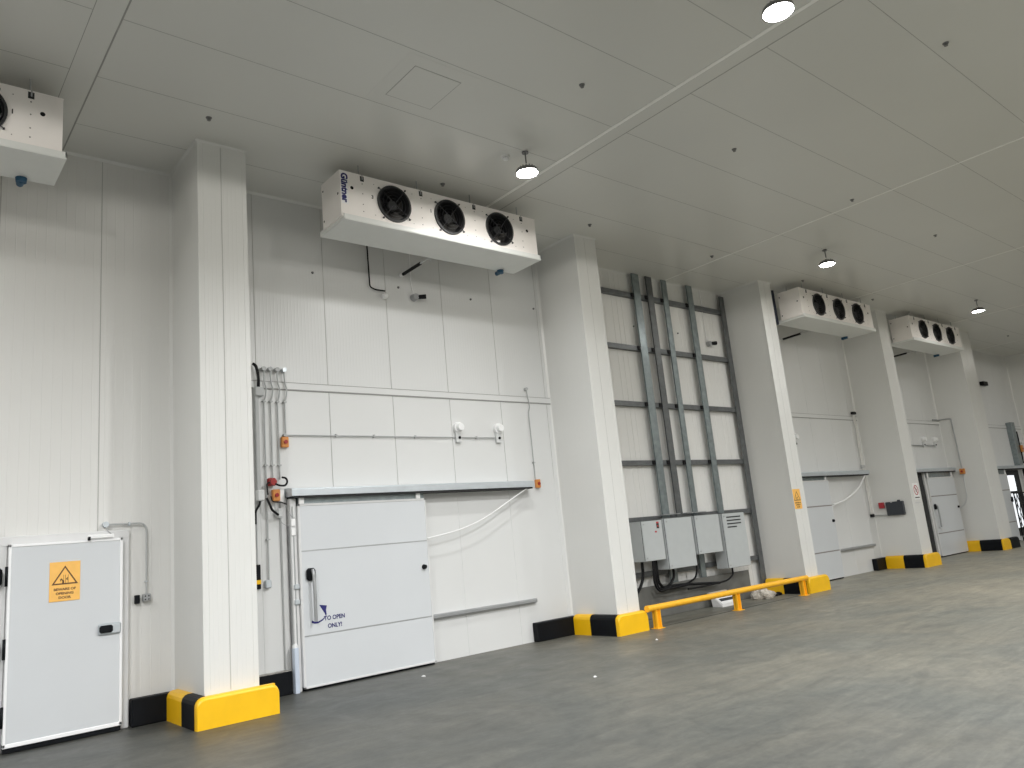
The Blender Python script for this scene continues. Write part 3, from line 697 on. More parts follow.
def cooler(x0, label, logo=True, left_pipe=False, nums=()):
    """x0 = left end; unit front at y=8.28"""
    yF, yB, L = 8.28, 8.80, 3.37; zb, zt = 5.87, 6.50
    t = thing('evaporator_cooler', label, 'air cooler', (x0+L/2, 8.55, 5.83), 'white three-fan ceiling coolers')
    t_y = yF
    fx = [x0+.80, x0+1.715, x0+2.63]; fz = 6.195; r = .255
    c = MB()
    plate_with_holes(c, x0, x0+L, zb, zt, yF, [(x, fz) for x in fx], r)
    c.quad((x0, yB, zb), (x0+L, yB, zb), (x0+L, yB, zt), (x0, yB, zt)); c.quad((x0, yF, zt), (x0+L, yF, zt), (x0+L, yB, zt), (x0, yB, zt))
    c.quad((x0, yF, zb), (x0, yB, zb), (x0, yB, zt), (x0, yF, zt)); c.quad((x0+L, yF, zb), (x0+L, yF, zt), (x0+L, yB, zt), (x0+L, yB, zb))
    c.quad((x0, yF, zb), (x0, yB, zb), (x0+L, yB, zb), (x0+L, yF, zb))
    c.box(x0-.004, yF-.004, zt-.012, x0+L+.004, yB, zt+.004)
    cas = c.build('casing', M['ac'], t)
    # drip tray
    tr = MB()
    xa, xb = x0+.035, x0+L+.040
    tr.extrude_x([(yF-.02, 5.90), (yF-.02, 5.84), (yF-.012, 5.825), (8.94, 5.825), (8.95, 5.835), (8.95, 5.90), (8.94, 5.90), (8.94, 5.86), (yF-.005, 5.86), (yF-.005, 5.90)], xa, xb)
    tr.box(xa-.006, yF-.02, 5.826, xa-.002, 8.95, 5.902); tr.box(xb-.012, yF-.02, 5.83, xb, 8.95, 5.90)
    tray = tr.build('drip_tray', M['tray'], t)
    MB().box(x0+.01, yF-.008, 5.905, x0+L-.01, yF-.001, 5.92, .002).build('fold', M['ac'], cas)
    # slots and screw holes
    m = MB()
    for dx in (.325, 1.245, 2.175, 3.085): m.box(x0+dx-.028, yF-.002, zt-.085, x0+dx+.028, yF+.01, zt+.001)
    m.build('hanger_slot', M['fan'], cas)
    for dx in (.325, 1.245, 2.175, 3.085):
        m = MB()
        for yy in (8.36, 8.74): m.cyl((x0+dx, yy, zt+.02), (x0+dx, yy, H), .008, n=8)
        m.box(x0+dx-.03, 8.34, zt+.0, x0+dx+.03, 8.78, zt+.03)
        m.box(x0+dx-.004, yF-.006, zt-.06, x0+dx+.010, yF+.005, zt+.01)
        m.build('hanger', M['alud'], t)
    m = MB()
    for hx, hz, hr in ((.17, 6.29, .024), (3.19, 6.275, .024)): m.cyl((x0+hx, yF+.004, hz), (x0+hx, yF-.001, hz), hr, n=14)
    for hz in (6.40, 5.97): m.cyl((x0+.003, 8.76, hz), (x0-.002, 8.76, hz), .014, n=10)
    m.cyl((x0+.003, 8.35, 6.20), (x0-.002, 8.35, 6.20), .016, n=10)
    m.build('hole', M['blackm'], cas)
    m = MB()
    for dx in (.325, 1.245, 2.175, 3.085):
        for hz in (6.38, 6.24, 6.09, 5.99): m.cyl((x0+dx, yF+.001, hz), (x0+dx, yF-.003, hz), .008, n=8)
    for x in fx:
        for s1 in (-1, 1):
            for s2 in (-1, 1): m.cyl((x+s1*.30, yF+.001, fz+s2*.22), (x+s1*.30, yF-.002, fz+s2*.22), .006, n=8)
    m.build('screw', M['acgap'], cas)
    for k, x in enumerate(fx):
        f = MB(); f.ring((x, fz), r-.022, r+.006, yF-.022, yF+.012, 48)
        fan = f.build('fan', M['fan'], t)
        # shroud tube and dark back
        m = MB()
        n = 40; vs = []
        for rr, yy in ((r, yF+.01), (r, yF+.20), (r*.97, yF+.34)):
            for i in range(n): a = 2*PI*i/n; vs.append((x+rr*math.cos(a), yy, fz+rr*math.sin(a)))
        m.add(vs, [(l*n+i, l*n+(i+1) % n, (l+1)*n+(i+1) % n, (l+1)*n+i) for l in range(2) for i in range(n)], True)
        m.add(vs[2*n:], [tuple(range(n))])
        m.build('shroud', M['fan'], fan)
        m = MB(); nb = 5
        for b_ in range(nb):
            a0 = 2*PI*b_/nb+.35*k; v = []
            for j in range(6):
                q = j/5; rr = .06+(r-.085)*q
                for s_ in (0, 1):
                    a = a0+(s_-.5)*(.62+.30*q)+.22*q
                    v.append((x+rr*math.cos(a), yF+.11+(.5-s_)*.10*(1-.3*q), fz+rr*math.sin(a)))
            m.add(v, [(2*j, 2*j+1, 2*j+3, 2*j+2) for j in range(5)], True)
        m.build('fan_blade', M['fanblade'], fan)
        m = MB().cyl((x, yF+.17, fz), (x, yF+.04, fz), .075, .068, 24); m.ring((x, fz), .03, .036, yF-.016, yF-.010, 16); m.build('hub', M['fan'], fan)
        m = MB()
        for rr in (.075, .125, .175, .215): m.ring((x, fz), rr-.0022, rr+.0022, yF-.014, yF-.010, 32)
        for q in range(4):
            a = PI/4+q*PI/2+.12; R_ = r+.04
            m.tube([(x+.03*math.cos(a), yF-.018, fz+.03*math.sin(a)), (x+R_*math.cos(a), yF-.018, fz+R_*math.sin(a))], .0055, 6)
            m.box(x+R_*math.cos(a)-.009, yF-.022, fz+R_*math.sin(a)-.009, x+R_*math.cos(a)+.009, yF, fz+R_*math.sin(a)+.009)
        m.build('wire_guard', M['wire'], fan)
    for hx, s_ in nums: text('number', s_, .07, M['blackp'], cas, (x0+hx, yF-.001, 6.225), bold=.002)
    if logo:
        pl = MB().box(x0+.012, yF-.002, 6.045, x0+.108, yF, 6.50).build('maker_plate', M['white'], t)
        text('lettering', 'Güntner', .125, M['navy'], pl, (x0+.06, yF-.003, 6.27), rot=(PI/2, PI/2, 0), sx=.95, bold=.006)
    m = MB().cyl((x0+3.10, 8.90, 5.83), (x0+3.10, 8.90, 5.775), .055, .05, 14); m.cyl((x0+3.10, 8.90, 5.80), (x0+3.10, 9.0, 5.80), .035, n=12)
    m.build('drain_outlet', M['blue'], tray)
    if left_pipe:
        m = MB().tube([(x0-.05, 8.90, 6.60), (x0-.05, 8.90, 5.80)], .05, 10); m.build('insulated_pipe', M['navyi'], t)
    return t
cooler(-2.02, 'white cooler cut off by the left edge of the picture', logo=False, nums=((2.93, '1'),))
cooler(4.49, 'nearest complete white three-fan cooler, with blue lettering on its end', nums=((.47, '3'), (1.40, '1')))
cooler(15.66, 'white three-fan cooler just beyond the column with the orange sign', logo=False, left_pipe=True)
cooler(21.2, 'farthest white three-fan cooler', logo=False, left_pipe=True)

# ---------------------------------------------------------------- under the nearest cooler
def under_pipes(dx, labs, thin=True):
    t = thing('condensate_pipe', labs[0], 'pipe', (6.4+dx, 9.6, 5.8))
    MB().tube([(6.27+dx, 9.70, 5.82), (6.29+dx, 9.22, 5.84)], .026).build('insulation', M['blackm'], t)
    MB().tube([(6.29+dx, 9.22, 5.84), (6.30+dx, 9.06, 5.855), (6.31+dx, 8.985, 5.85), (6.31+dx, 8.98, 5.79)], .014, bend=.03).build('pipe', M['lgrey'], t)
    MB().cyl((6.27+dx, 9.745, 5.82), (6.27+dx, 9.69, 5.82), .038, .034).build('wall_collar', M['white'], t)
    if thin:
        t = thing('sensor_cable', labs[1], 'cable', (5.8+dx, 9.7, 5.5))
        MB().tube([(5.67+dx, 9.72, 6.45), (5.67+dx, 9.70, 5.53), (5.76+dx, 9.70, 5.50), (5.93+dx, 9.70, 5.50)], .011, bend=.04).build('cable', M['blackm'], t)
        MB().dome((5.93+dx, 9.70, 5.42), .045, .05, (0, -1, .2)).build('round_box', M['white'], t)
        MB().cyl((5.93+dx, 9.745, 5.42), (5.93+dx, 9.70, 5.42), .045).build('box_base', M['white'], t)
under_pipes(0, ('short black insulated pipe under the nearest complete cooler', 'thin black cable with a white round end under the nearest complete cooler'))
under_pipes(10.9, ('black insulated pipe under the cooler beyond the orange-signed column', 'thin dark cable under the cooler beyond the orange-signed column'))
under_pipes(16.7, ('black insulated pipe under the farthest cooler', ''), thin=False)
def gas_sensor(x, z, label, top, big=1.):
    t = thing('wall_sensor', label, 'sensor', (x, 9.7, z-.06))
    MB().cyl((x, 9.738, z), (x, 9.65, z), .06, .05, 20).build('sensor_base', M['alud'], t)
    MB().cyl((x+.05, 9.68, z+.005), (x+.16, 9.62, z+.01), .032*big, .036*big, 16).build('sensor_head', M['blackm'], t)
    MB().tube([(x-.02, 9.73, top), (x-.03, 9.73, z+.2), (x, 9.72, z+.05)], .008, bend=.03).build('lead', M['white'], t)
gas_sensor(6.46, 5.47, 'grey round wall sensor with a black nozzle below the nearest complete cooler', 6.6)
gas_sensor(14.08, 5.42, 'dark wall sensor with a white lead behind the steel frame', 6.66, 1.2)
m_ = [(4.77, 5.63), (6.2, 5.61), (7.6, 5.60), (9.0, 5.61), (11.67, 5.57), (13.08, 5.57)]
for i, (x, z) in enumerate(m_):
    t = tag(MB().cyl((x, 9.745, z), (x, 9.725, z), .020, .012, 12).build('wall_bolt', M['lampb'], None, None, (x, 9.74, z)), 'small dark bolt head in a level row high on the wall below the coolers', 'bolt', 'bolt heads in a row high on the wall')

# ---------------------------------------------------------------- electrical bay
fr = thing('cable_support_frame', 'tall grey steel frame of rails and uprights behind the electrical boxes', 'frame', (12.4, 9.66, 0))
for z in (6.20, 5.09, 3.955, 2.81, 1.755, .765):
    m = MB(); m.box(9.72, 9.655, z-.047, 14.79, 9.66, z+.047); m.box(9.72, 9.66, z+.035, 14.79, YW, z+.047); m.box(9.72, 9.66, z-.047, 14.79, YW, z-.035)
    m.build('rail', M['galvd'], fr)
for i, (x0, x1, zb, mt) in enumerate(((11.67, 11.88, .5, 'galv'), (12.10, 12.28, 1.70, 'galvd'), (12.60, 12.76, .3, 'galv'), (13.44, 13.63, 1.70, 'galv'))):
    m = MB()
    m.box(x0, 9.625, zb, x1, 9.631, 6.66); m.box(x0, 9.625, zb, x0+.006, 9.652, 6.66); m.box(x1-.006, 9.625, zb, x1, 9.652, 6.66)
    if i == 1:
        z = zb+.1
        while z < 6.6: m.box(x0+.03, 9.621, z, x1-.03, 9.625, z+.03); z += .14
    m.build('upright', M[mt], fr)
MB().box(14.63, 9.63, .02, 14.785, 9.66, 6.57).build('upright', M['galvd'], fr)
m = MB()
for x in (11.60, 12.03, 12.53, 13.37):
    for z in (6.20, 5.09, 3.955, 2.81): m.box(x, 9.63, z-.04, x+.07, 9.654, z+.04)
m.build('bracket', M['blackm'], fr)
m = MB()
for x0, x1 in ((11.55, 12.05), (12.25, 12.85)): m.box(x0, 9.50, 1.80, x1, 9.597, 1.815)
m.build('top_plate', M['alud'], fr)
kb = single(MB().box(9.72, 9.555, 0, 14.08, 9.595, .56, .006), 'kerb_panel', M['plate'], 'dark grey low panel on the floor under the electrical boxes', 'panel')
def cabinet(x0, x1, z0, z1, label):
    t = thing('electrical_box', label, 'electrical box', ((x0+x1)/2, 9.5, z0), 'grey electrical boxes on the frame')
    MB().box(x0, 9.33, z0, x1, 9.595, z1, .006).build('box_body', M['box'], t)
    dr = MB().box(x0+.004, 9.30, z0+.004, x1-.004, 9.324, z1-.004, .006).build('door', M['box'], t)
    MB().box(x0-.004, 9.295, z1, x1+.004, 9.595, z1+.012, .003).build('rain_lip', M['galvd'], t)
    m = MB()
    for z in (z0+.06, z1-.06): m.cyl((x0+.05, 9.30, z), (x0+.05, 9.29, z), .014, n=12)
    m.build('lock', M['alud'], dr)
    MB().box(x0+.006, 9.323, z0+.006, x1-.006, 9.331, z1-.006).build('door_gasket', M['blackm'], t)
    return t, dr
b1, dr1 = cabinet(10.66, 11.22, 1.01, 1.72, 'leftmost grey electrical box, with a red symbol')
b2, dr2 = cabinet(11.30, 12.10, .82, 1.735, 'large plain grey electrical box, second from the left')
b3, dr3 = cabinet(12.20, 12.96, 1.01, 1.74, 'plain grey electrical box, third from the left, ending higher than its neighbours')
b4, dr4 = cabinet(13.08, 13.83, .67, 1.735, 'tallest grey electrical box, at the right, with dark slots')
m = MB().box(11.06, 9.297, 1.57, 11.13, 9.30, 1.68); m.build('warning_label', M['blackp'], dr1)
m = MB().box(11.06, 9.2965, 1.66, 11.13, 9.30, 1.69); m.box(11.08, 9.2965, 1.60, 11.11, 9.2995, 1.63); m.build('label_mark', M['redp'], dr1)
m = MB().box(11.0, 9.297, 1.50, 11.05, 9.30, 1.53); m.build('red_mark', M['redp'], dr1)
m = MB()
for k, (z, l) in enumerate(((1.655, .47), (1.59, .47), (1.525, .47), (1.46, .31))): m.box(13.21, 9.294, z-.012, 13.21+l, 9.302, z+.012)
m.build('vent_slot', M['dark'], dr4)
# cables
cables = [([(10.80, 9.45, 1.01), (10.79, 9.44, .72), (10.6, 9.45, .48), (10.2, 9.5, .36)], .026, 'thick black cable curving left from the leftmost electrical box'),
          ([(10.90, 9.42, 1.01), (10.87, 9.42, .60), (10.98, 9.44, .46), (11.3, 9.46, .50)], .020, 'black cable looping down from the middle of the leftmost box'),
          ([(10.99, 9.42, 1.01), (10.98, 9.42, .68), (11.02, 9.43, .50), (11.35, 9.46, .48), (12.0, 9.5, .50)], .020, 'black cable dropping steeply from the leftmost box, second from its right'),
          ([(11.10, 9.42, 1.01), (11.10, 9.42, .62), (11.22, 9.44, .50), (11.60, 9.46, .52), (12.9, 9.5, .42)], .026, 'thickest black cable at the right side of the leftmost box'),
          ([(11.62, 9.42, .82), (11.62, 9.42, .66), (11.45, 9.43, .52), (11.15, 9.44, .50)], .024, 'black cable looping back left under the second box'),
          ([(12.28, 9.44, 1.01), (12.38, 9.42, .80), (12.30, 9.44, .58), (12.0, 9.46, .50), (11.5, 9.5, .46)], .018, 'black cable from the third box drooping to the left'),
          ([(13.25, 9.42, .67), (13.25, 9.42, .54), (13.05, 9.44, .45), (12.5, 9.48, .42), (11.8, 9.5, .42)], .018, 'long black cable running left from the tallest box')]
for (pts, r_, lab), yc in zip(cables, (9.52, 9.35, 9.398, 9.452, 9.50, 9.53, 9.36)):
    pts = [(p[0], yc, p[2]) for p in pts]
    single(MB().tube(pts, r_, 8, bend=.2, seg=6), 'power_cable', M['blackm'], lab, 'cable', 'black cables under the electrical boxes')

# yellow barrier rail
t = thing('barrier_rail', 'low yellow barrier rail on three posts in front of the electrical boxes', 'barrier', (12.1, 8.6, 0))
MB().tube([(9.79, 8.60, .325), (14.60, 8.60, .325)], .050, 16).build('rail_tube', M['railY'], t)
MB().cyl((9.73, 8.60, .325), (9.79, 8.60, .325), .053, .053).build('end_cap', M['railY'], t)
for x in (9.95, 12.17, 14.42):
    m = MB(); m.box(x-.055, 8.555, 0, x-.045, 8.645, .30); m.box(x-.055, 8.595, 0, x+.055, 8.605, .30); m.box(x+.045, 8.555, 0, x+.055, 8.645, .30)
    m.box(x-.085, 8.52, 0, x+.085, 8.68, .010); m.build('post', M['railY'], t)
trim(MB().box(9.72, 8.66, 0, 14.4, 8.675, .004), M['dark'])
# things lying behind the rail
t = thing('white_tray', 'white tray with a dark slot leaning under the boxes behind the yellow rail', 'tray', (12.95, 9.35, 0))
m = MB(); m.add([(12.58, 9.22, .0), (13.08, 9.22, .0), (13.08, 9.22, .06), (12.58, 9.22, .06), (12.50, 9.42, .26), (13.04, 9.42, .26), (13.08, 9.45, .0), (12.58, 9.45, .0)],
    [(0, 1, 2, 3), (3, 2, 5, 4), (4, 5, 6, 7), (0, 3, 4, 7), (1, 6, 5, 2), (0, 7, 6, 1)])
m.build('tray_body', M['white'], t)
m = MB(); m.add([(12.60, 9.255, .105), (13.05, 9.255, .105), (13.05, 9.295, .15), (12.585, 9.295, .15)], [(0, 1, 2, 3)]); m.build('slot', M['screen'], t)
single(MB().box(12.40, 9.43, .25, 13.25, 9.55, .275, .004), 'wooden_board', M['wood'], 'thin beige board resting behind the leaning white tray', 'board') if False else MB().box(12.47, 9.41, .255, 13.04, 9.47, .275, .004).build('top_edge', M['wood'], t)
def blob(name, m, c, s, label, cat, seed, squash=1.):
    rnd = random.Random(seed); mb = MB(); nu, nv = 22, 11; vs = []
    ph = [rnd.uniform(0, 6.28) for _ in range(8)]
    for j in range(nv+1):
        th = PI*j/nv
        for i in range(nu):
            u = 2*PI*i/nu
            k = 1+.12*math.sin(3*u+ph[0]+2*th)+.10*math.sin(5*u+ph[1]-3*th)+.07*math.sin(9*u+ph[2]+5*th)+rnd.uniform(-.05, .05)
            z = math.cos(th)*s[2]*k
            vs.append((c[0]+s[0]*math.sin(th)*math.cos(u)*k, c[1]+s[1]*math.sin(th)*math.sin(u)*k, max(0, c[2]+z)))
    mb.add(vs, [(j*nu+i, j*nu+(i+1) % nu, (j+1)*nu+(i+1) % nu, (j+1)*nu+i) for j in range(nv) for i in range(nu)])
    return single(mb, name, m, label, cat)
blob('plastic_bag', M['bag'], (13.93, 9.24, .05), (.24, .22, .13), 'crumpled whitish bag on the floor behind the yellow rail', 'bag', 3)
blob('rubber_offcut', M['black'], (14.44, 9.20, .02), (.16, .05, .045), 'small black rubber piece on the floor beside the crumpled bag', 'scrap', 5)
for i, (x, y, s, lab) in enumerate(((5.65, 8.9, .022, 'white scrap on the concrete in front of the large sliding door'), (6.49, 6.63, .02, 'white scrap alone on the open concrete floor'), (8.94, 7.78, .018, 'tiny white scrap on the floor before the yellow rail'))):
    rnd = random.Random(i); n = 7
    m = MB(); vs = [(x+s*rnd.uniform(.7, 1.5)*math.cos(2*PI*k/n), y+s*rnd.uniform(.7, 1.5)*math.sin(2*PI*k/n), rnd.uniform(.001, .012)) for k in range(n)]
    m.add(vs+[(x, y, .016)]+[(v[0], v[1], 0) for v in vs], [(k, (k+1) % n, n) for k in range(n)]+[(k+n+1, (k+1) % n+n+1, (k+1) % n, k) for k in range(n)])
    single(m, 'paper_scrap', M['white'], lab, 'scrap', 'white scraps on the floor')

# ---------------------------------------------------------------- far bays
t = thing('far_conduits', 'pair of thin light conduits right of the sliding door beyond the orange-signed column', 'conduit', (20.1, 9.7, 1.4))
for dx in (0, .075): MB().tube([(20.06+dx, 9.71, 4.0), (20.10+dx, 9.70, 3.6), (20.06+dx, 9.70, 3.3), (20.08+dx, 9.70, 1.38)], .014, 8, bend=.1).build('pipe', M['trimw'], t)
MB().box(20.02, 9.66, 4.03, 20.18, 9.738, 4.10, .01).build('top_box', M['blackm'], t)
MB().box(20.02, 9.69, 2.60, 20.2, 9.738, 2.68, .01).build('clip', M['grey'], t)
t = thing('side_conduit', 'short conduit running along the column side to the dark box', 'conduit', (20.28, 9.5, 1.35))
MB().tube([(20.10, 9.70, 1.36), (20.26, 9.68, 1.36), (20.27, 9.40, 1.34)], .014, 8, bend=.03).build('pipe', M['grey'], t)
MB().box(20.05, 9.66, 1.32, 20.16, 9.738, 1.40, .01).build('corner_box', M['black'], t)
t = thing('electrical_cabinet', 'dark rectangular box on the side of the second-farthest column', 'control box', (20.25, 9.14, 1.3))
MB().box(20.20, 8.92, 1.32, 20.298, 9.36, 1.665, .012).build('panel_body', M['screen'], t)
MB().box(20.22, 9.0, 1.66, 20.29, 9.06, 1.70, .008).build('handle', M['screen'], t)
MB().box(20.195, 9.18, 1.645, 20.20, 9.22, 1.66).build('label_plate', M['lgrey'], t)
single(MB().box(20.22, 9.42, 1.52, 20.298, 9.55, 1.67, .01), 'call_point', M['redp'], 'small dark red box left of the dark box on the column side', 'call point')
beacon(16.96, 3.38, 'white round beacon above the door beyond the orange-signed column, half hidden by it')
beacon(24.12, 3.40, 'left one of two white round beacons above the far sliding door with the dark gap')
beacon(24.92, 3.40, 'right one of two white round beacons above the far sliding door with the dark gap')
single(MB().tube([(23.0, 9.70, 3.22), (24.95, 9.70, 3.22)], .016, 8), 'beacon_conduit', M['alud'], 'short horizontal conduit below the two far beacons', 'conduit')
t = thing('bent_conduit', 'dark conduit bent down the wall to an orange switch beside the far sliding door', 'conduit', (25.8, 9.6, 2.4))
MB().tube([(25.1, 9.71, 4.02), (25.55, 9.70, 4.02), (25.57, 9.36, 4.02), (25.57, 9.34, 2.47)], .016, 8, bend=.05).build('pipe', M['alud'], t)
MB().tube([(25.57, 9.34, 2.29), (25.57, 9.36, 1.6), (25.57, 9.46, 1.4), (25.57, 9.6, 1.3)], .014, 8, bend=.1).build('lower_pipe', M['lgrey'], t)
t = thing('isolator_switch', 'orange isolator switch at the track end of the far door with the dark gap', 'switch', (25.56, 9.35, 2.3))
MB().box(25.52, 9.27, 2.30, 25.597, 9.41, 2.46, .008).build('switch_box', M['orange'], t)
MB().cyl((25.52, 9.34, 2.38), (25.50, 9.34, 2.38), .03).build('knob', M['red'], t)
# prohibition sign
t = thing('prohibition_sign', 'small white sign with a red ring on the second-farthest column front', 'sign', (20.62, 8.715, 1.66))
MB().box(20.47, 8.712, 1.66, 20.78, 8.719, 2.08, .002).build('sign_board', M['signW'], t)
MB().ring((20.625, 1.90), .105, .125, 8.708, 8.712, 32).build('red_ring', M['redp'], t)
m = MB(); m.add([(20.55, 8.708, 1.965), (20.565, 8.708, 1.985), (20.70, 8.708, 1.835), (20.685, 8.708, 1.815)], [(0, 1, 2, 3)]); m.build('red_slash', M['redp'], t)
m = MB(); m.add([(20.595, 8.7085, 1.84), (20.615, 8.7085, 1.84), (20.64, 8.7085, 1.96), (20.62, 8.7085, 1.965)], [(0, 1, 2, 3)]); m.add([(20.60, 8.7085, 1.90), (20.67, 8.7085, 1.90), (20.67, 8.7085, 1.92), (20.60, 8.7085, 1.92)], [(0, 1, 2, 3)]); m.build('pictogram', M['blackp'], t)
text('lettering', 'NO ENTRY', .045, M['blackp'], t, (20.625, 8.708, 1.715)) if False else None
MB().box(20.50, 8.7095, 1.70, 20.75, 8.7115, 1.725).build('text_line', M['blackp'], t)
single(MB().box(20.47, 8.712, 1.57, 20.78, 8.719, 1.60), 'label_strip', M['lgrey'], 'thin grey strip below the white sign on the second-farthest column', 'strip')
# far bay duct, box, sensors
t = thing('wall_duct', 'grey vertical duct on the farthest wall at the right edge', 'duct', (31.5, 9.6, 2.5))
MB().box(31.4, 9.56, 2.54, 31.75, YW-.012, 4.08, .01).build('duct', M['galv'], t)
MB().tube([(31.85, 9.6, 3.75), (31.9, 9.6, 3.0), (31.85, 9.6, 2.6)], .045, 8).build('cable', M['blackm'], t)
MB().tube([(31.85, 9.62, 2.5), (31.88, 9.62, 1.4), (31.9, 9.62, .3)], .05, 8).build('cable', M['blackm'], t)
isolator(31.83, 3.12, 9.55, 'orange isolator switch beside the grey duct at the right edge', .16, .24)
beacon(32.25, 3.38, 'white round beacon beside the grey duct at the right edge', s=1.2)
single(MB().box(29.75, 9.60, 5.36, 30.15, 9.738, 5.50, .01), 'wall_sensor', M['blackm'], 'small black device high on the farthest wall', 'sensor')

# ---------------------------------------------------------------- ceiling items
def high_bay(x, y, label):
    t = thing('high_bay_lamp', label, 'ceiling lamp', (x, y, H), 'round high bay ceiling lamps')
    m = MB(); m.cyl((x, y, H), (x, y, H-.02), .045); m.cyl((x, y, H-.02), (x, y, H-.16), .010, n=8)
    m.cyl((x, y, 6.48), (x, y, 6.44), .03, .05)
    m.build('hanging_bracket', M['lampb'], t)
    m = MB(); m.cyl((x, y, 6.44), (x, y, 6.415), .10, .13, 28); m.cyl((x, y, 6.415), (x, y, 6.37), .146, .156, 32)
    for i in range(16):
        a = 2*PI*i/16; m.box(x+.11*math.cos(a)-.006, y+.11*math.sin(a)-.006, 6.42, x+.11*math.cos(a)+.006, y+.11*math.sin(a)+.006, 6.45)
    m.build('housing', M['lampb'], t)
    MB().dome((x, y, 6.374), .150, .016, (0, 0, -1), 32, 5).build('lens', M['lens'], t)
LX = (-1.35, 6.65, 14.65, 22.7, 30.7); LY = (7.03, 3.22, -.6, -4.4, -8.2)
high_bay(6.56, 6.95, 'round lit ceiling lamp above the nearest complete cooler')
high_bay(6.56, 3.18, 'round lit ceiling lamp cut by the top edge of the picture')
high_bay(14.45, 6.95, 'round lit ceiling lamp before the cooler beyond the orange-signed column')
high_bay(22.35, 6.97, 'farthest round lit ceiling lamp')
PW = 250.
for lx in (-1.35, 6.56, 14.45, 22.35, 30.3):
    for ly in (6.95, 3.18, -.6, -4.4, -8.2):
        E0 = PW*{-1.35: 1.3, 6.56: 1.15, 14.45: .60, 22.35: .36, 30.3: .36}[lx]
        near = ly > 6
        li = bpy.data.lights.new('high_bay_light', 'AREA'); li.shape = 'DISK'; li.size = .28; li.spread = math.radians(160)
        li.energy = E0*(.22 if near else 1.15); li.color = (.985, .995, 1)
        lo = bpy.data.objects.new('high_bay_light', li); COL.objects.link(lo); lo.location = (lx, ly, 6.345); lo.visible_camera = False
        sp = bpy.data.lights.new('high_bay_fill', 'SPOT'); sp.spot_size = math.radians(179.5); sp.spot_blend = .02; sp.shadow_soft_size = .12  # added fill spot at each lamp position, brightening upper walls and cooler fronts
        sp.color = (1, .965, .90); sp.energy = E0*(.15 if near else .38)
        lo = bpy.data.objects.new('high_bay_fill', sp); COL.objects.link(lo); lo.location = (lx, ly, 6.33); lo.visible_camera = False
for i, (x, y) in enumerate(((2.80, 8.18), (6.12, 5.41), (6.11, 8.25), (9.14, 8.29), (9.12, 5.40), (9.19, 2.60), (12.52, 5.40), (12.5, 8.25), (15.87, 5.40), (15.87, 8.25), (19.2, 8.25), (28.7, 8.26))):
    m = MB(); m.cyl((x, y, H), (x, y, H-.012), .035, .03, 16); m.cyl((x, y, H-.012), (x, y, H-.030), .012, n=8); m.cyl((x, y, H-.030), (x, y, H-.034), .022, n=12)
    s_ = m.build('ceiling_sprinkler', M['lampb'], None, None, (x, y, H))
    tag(s_, ['dark sprinkler head in the ceiling above the first column', 'dark sprinkler head in the ceiling between the square hatch and the bright joint', 'dark sprinkler head just above the nearest complete cooler',
        'dark sprinkler head by the top of the column left of the steel frame', 'dark sprinkler head in the mid ceiling, nearest one past the bright joint', 'dark sprinkler head at the top right of the picture',
        'dark sprinkler head on the second bright ceiling joint', 'dark sprinkler head by the end of the second bright joint', 'dark sprinkler head in the right part of the ceiling, below the second joint',
        'dark sprinkler head above the cooler beyond the orange-signed column', 'dark sprinkler head right of the cooler beyond the orange-signed column', 'tiny sprinkler head in the farthest ceiling'][i], 'sprinkler', 'sprinkler heads in the ceiling')
t = thing('smoke_detector', 'white round smoke detector beside the lit lamp over the nearest cooler', 'smoke detector', (6.40, 7.17, H))
MB().cyl((6.40, 7.17, H), (6.40, 7.17, H-.025), .055, .052, 24).build('detector_base', M['white'], t)
MB().cyl((6.40, 7.17, H-.025), (6.40, 7.17, H-.035), .035, .035, 20).build('detector_gap', M['lampb'], t)
MB().dome((6.40, 7.17, H-.035), .045, .028, (0, 0, -1), 20, 5).build('detector_cap', M['white'], t)
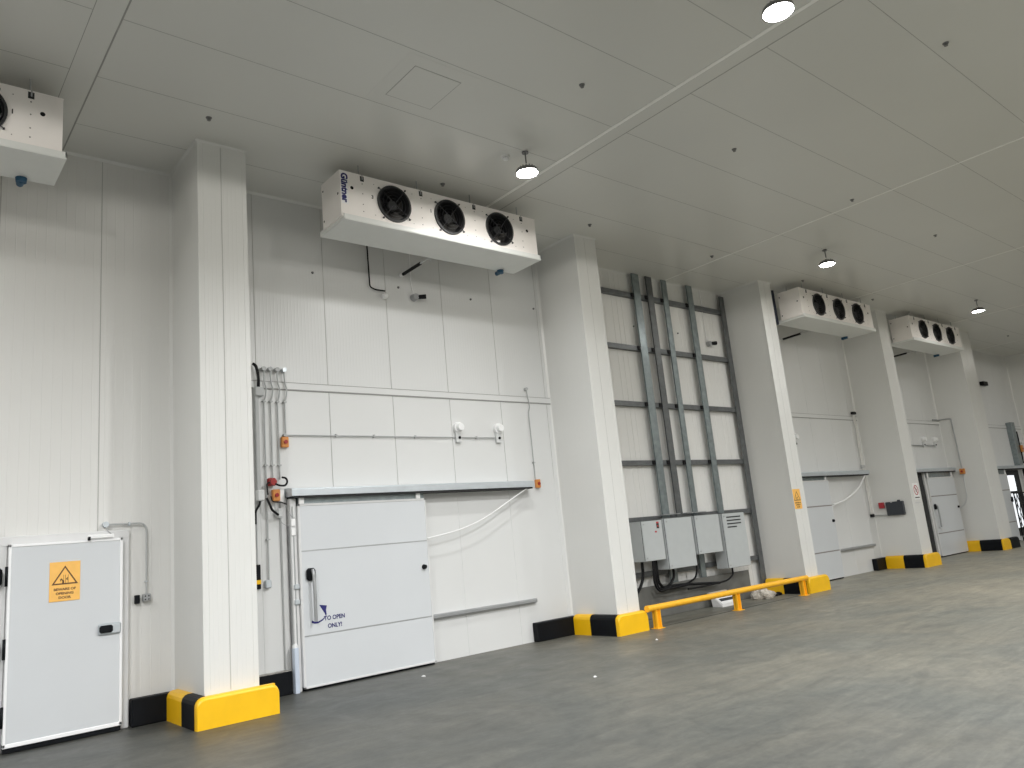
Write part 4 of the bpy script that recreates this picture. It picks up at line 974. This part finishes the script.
# access hatch
t = thing('ceiling_hatch', 'square access hatch outlined in the ceiling above the nearest complete cooler', 'hatch', (4.59, 6.41, H))
def sq(mb, x0, y0, x1, y1, w, z0, z1):
    mb.box(x0, y0, z0, x1, y0+w, z1); mb.box(x0, y1-w, z0, x1, y1, z1); mb.box(x0, y0+w, z0, x0+w, y1-w, z1); mb.box(x1-w, y0+w, z0, x1, y1-w, z1)
m = MB(); sq(m, 4.12, 5.94, 5.06, 6.90, .17, H-.002, H); m.build('hatch_frame', M['ceil'], t)
m = MB(); sq(m, 4.285, 6.105, 4.895, 6.735, .007, H-.0035, H); m.build('hatch_gap', M['cjoint'], t)
MB().box(4.293, 6.113, H-.005, 4.887, 6.727, H).build('hatch_panel', M['ceil'], t)

# ---------------------------------------------------------------- camera
cam = bpy.data.cameras.new('camera'); co = bpy.data.objects.new('camera', cam); COL.objects.link(co)
R = [[0.7688400874735295, -0.6326557074774684, -0.09290681185940718], [0.05614896012217641, 0.21152756683267596, -0.9757578504665213], [0.6369711250683919, 0.744985130231491, 0.19815383307691756]]
mw = Matrix(((R[0][0], -R[1][0], -R[2][0], 0), (R[0][1], -R[1][1], -R[2][1], 0), (R[0][2], -R[1][2], -R[2][2], 1.6), (0, 0, 0, 1)))
co.matrix_world = mw
cam.sensor_width = 36; cam.sensor_fit = 'HORIZONTAL'; cam.lens = 770.73/1024*36; cam.clip_end = 200; cam.clip_start = .05
bpy.context.scene.camera = co

# ---------------------------------------------------------------- world and view
w = bpy.data.worlds.new('world'); bpy.context.scene.world = w; w.use_nodes = True
w.node_tree.nodes['Background'].inputs['Color'].default_value = (1, 1, 1, 1); w.node_tree.nodes['Background'].inputs['Strength'].default_value = .05
sc = bpy.context.scene
sc.view_settings.view_transform = 'Standard'; sc.view_settings.look = 'None'; sc.view_settings.exposure = .0; sc.view_settings.gamma = 1.0
sc.cycles.max_bounces = 10; sc.cycles.diffuse_bounces = 6; sc.cycles.glossy_bounces = 4
sc.cycles.use_denoising = True
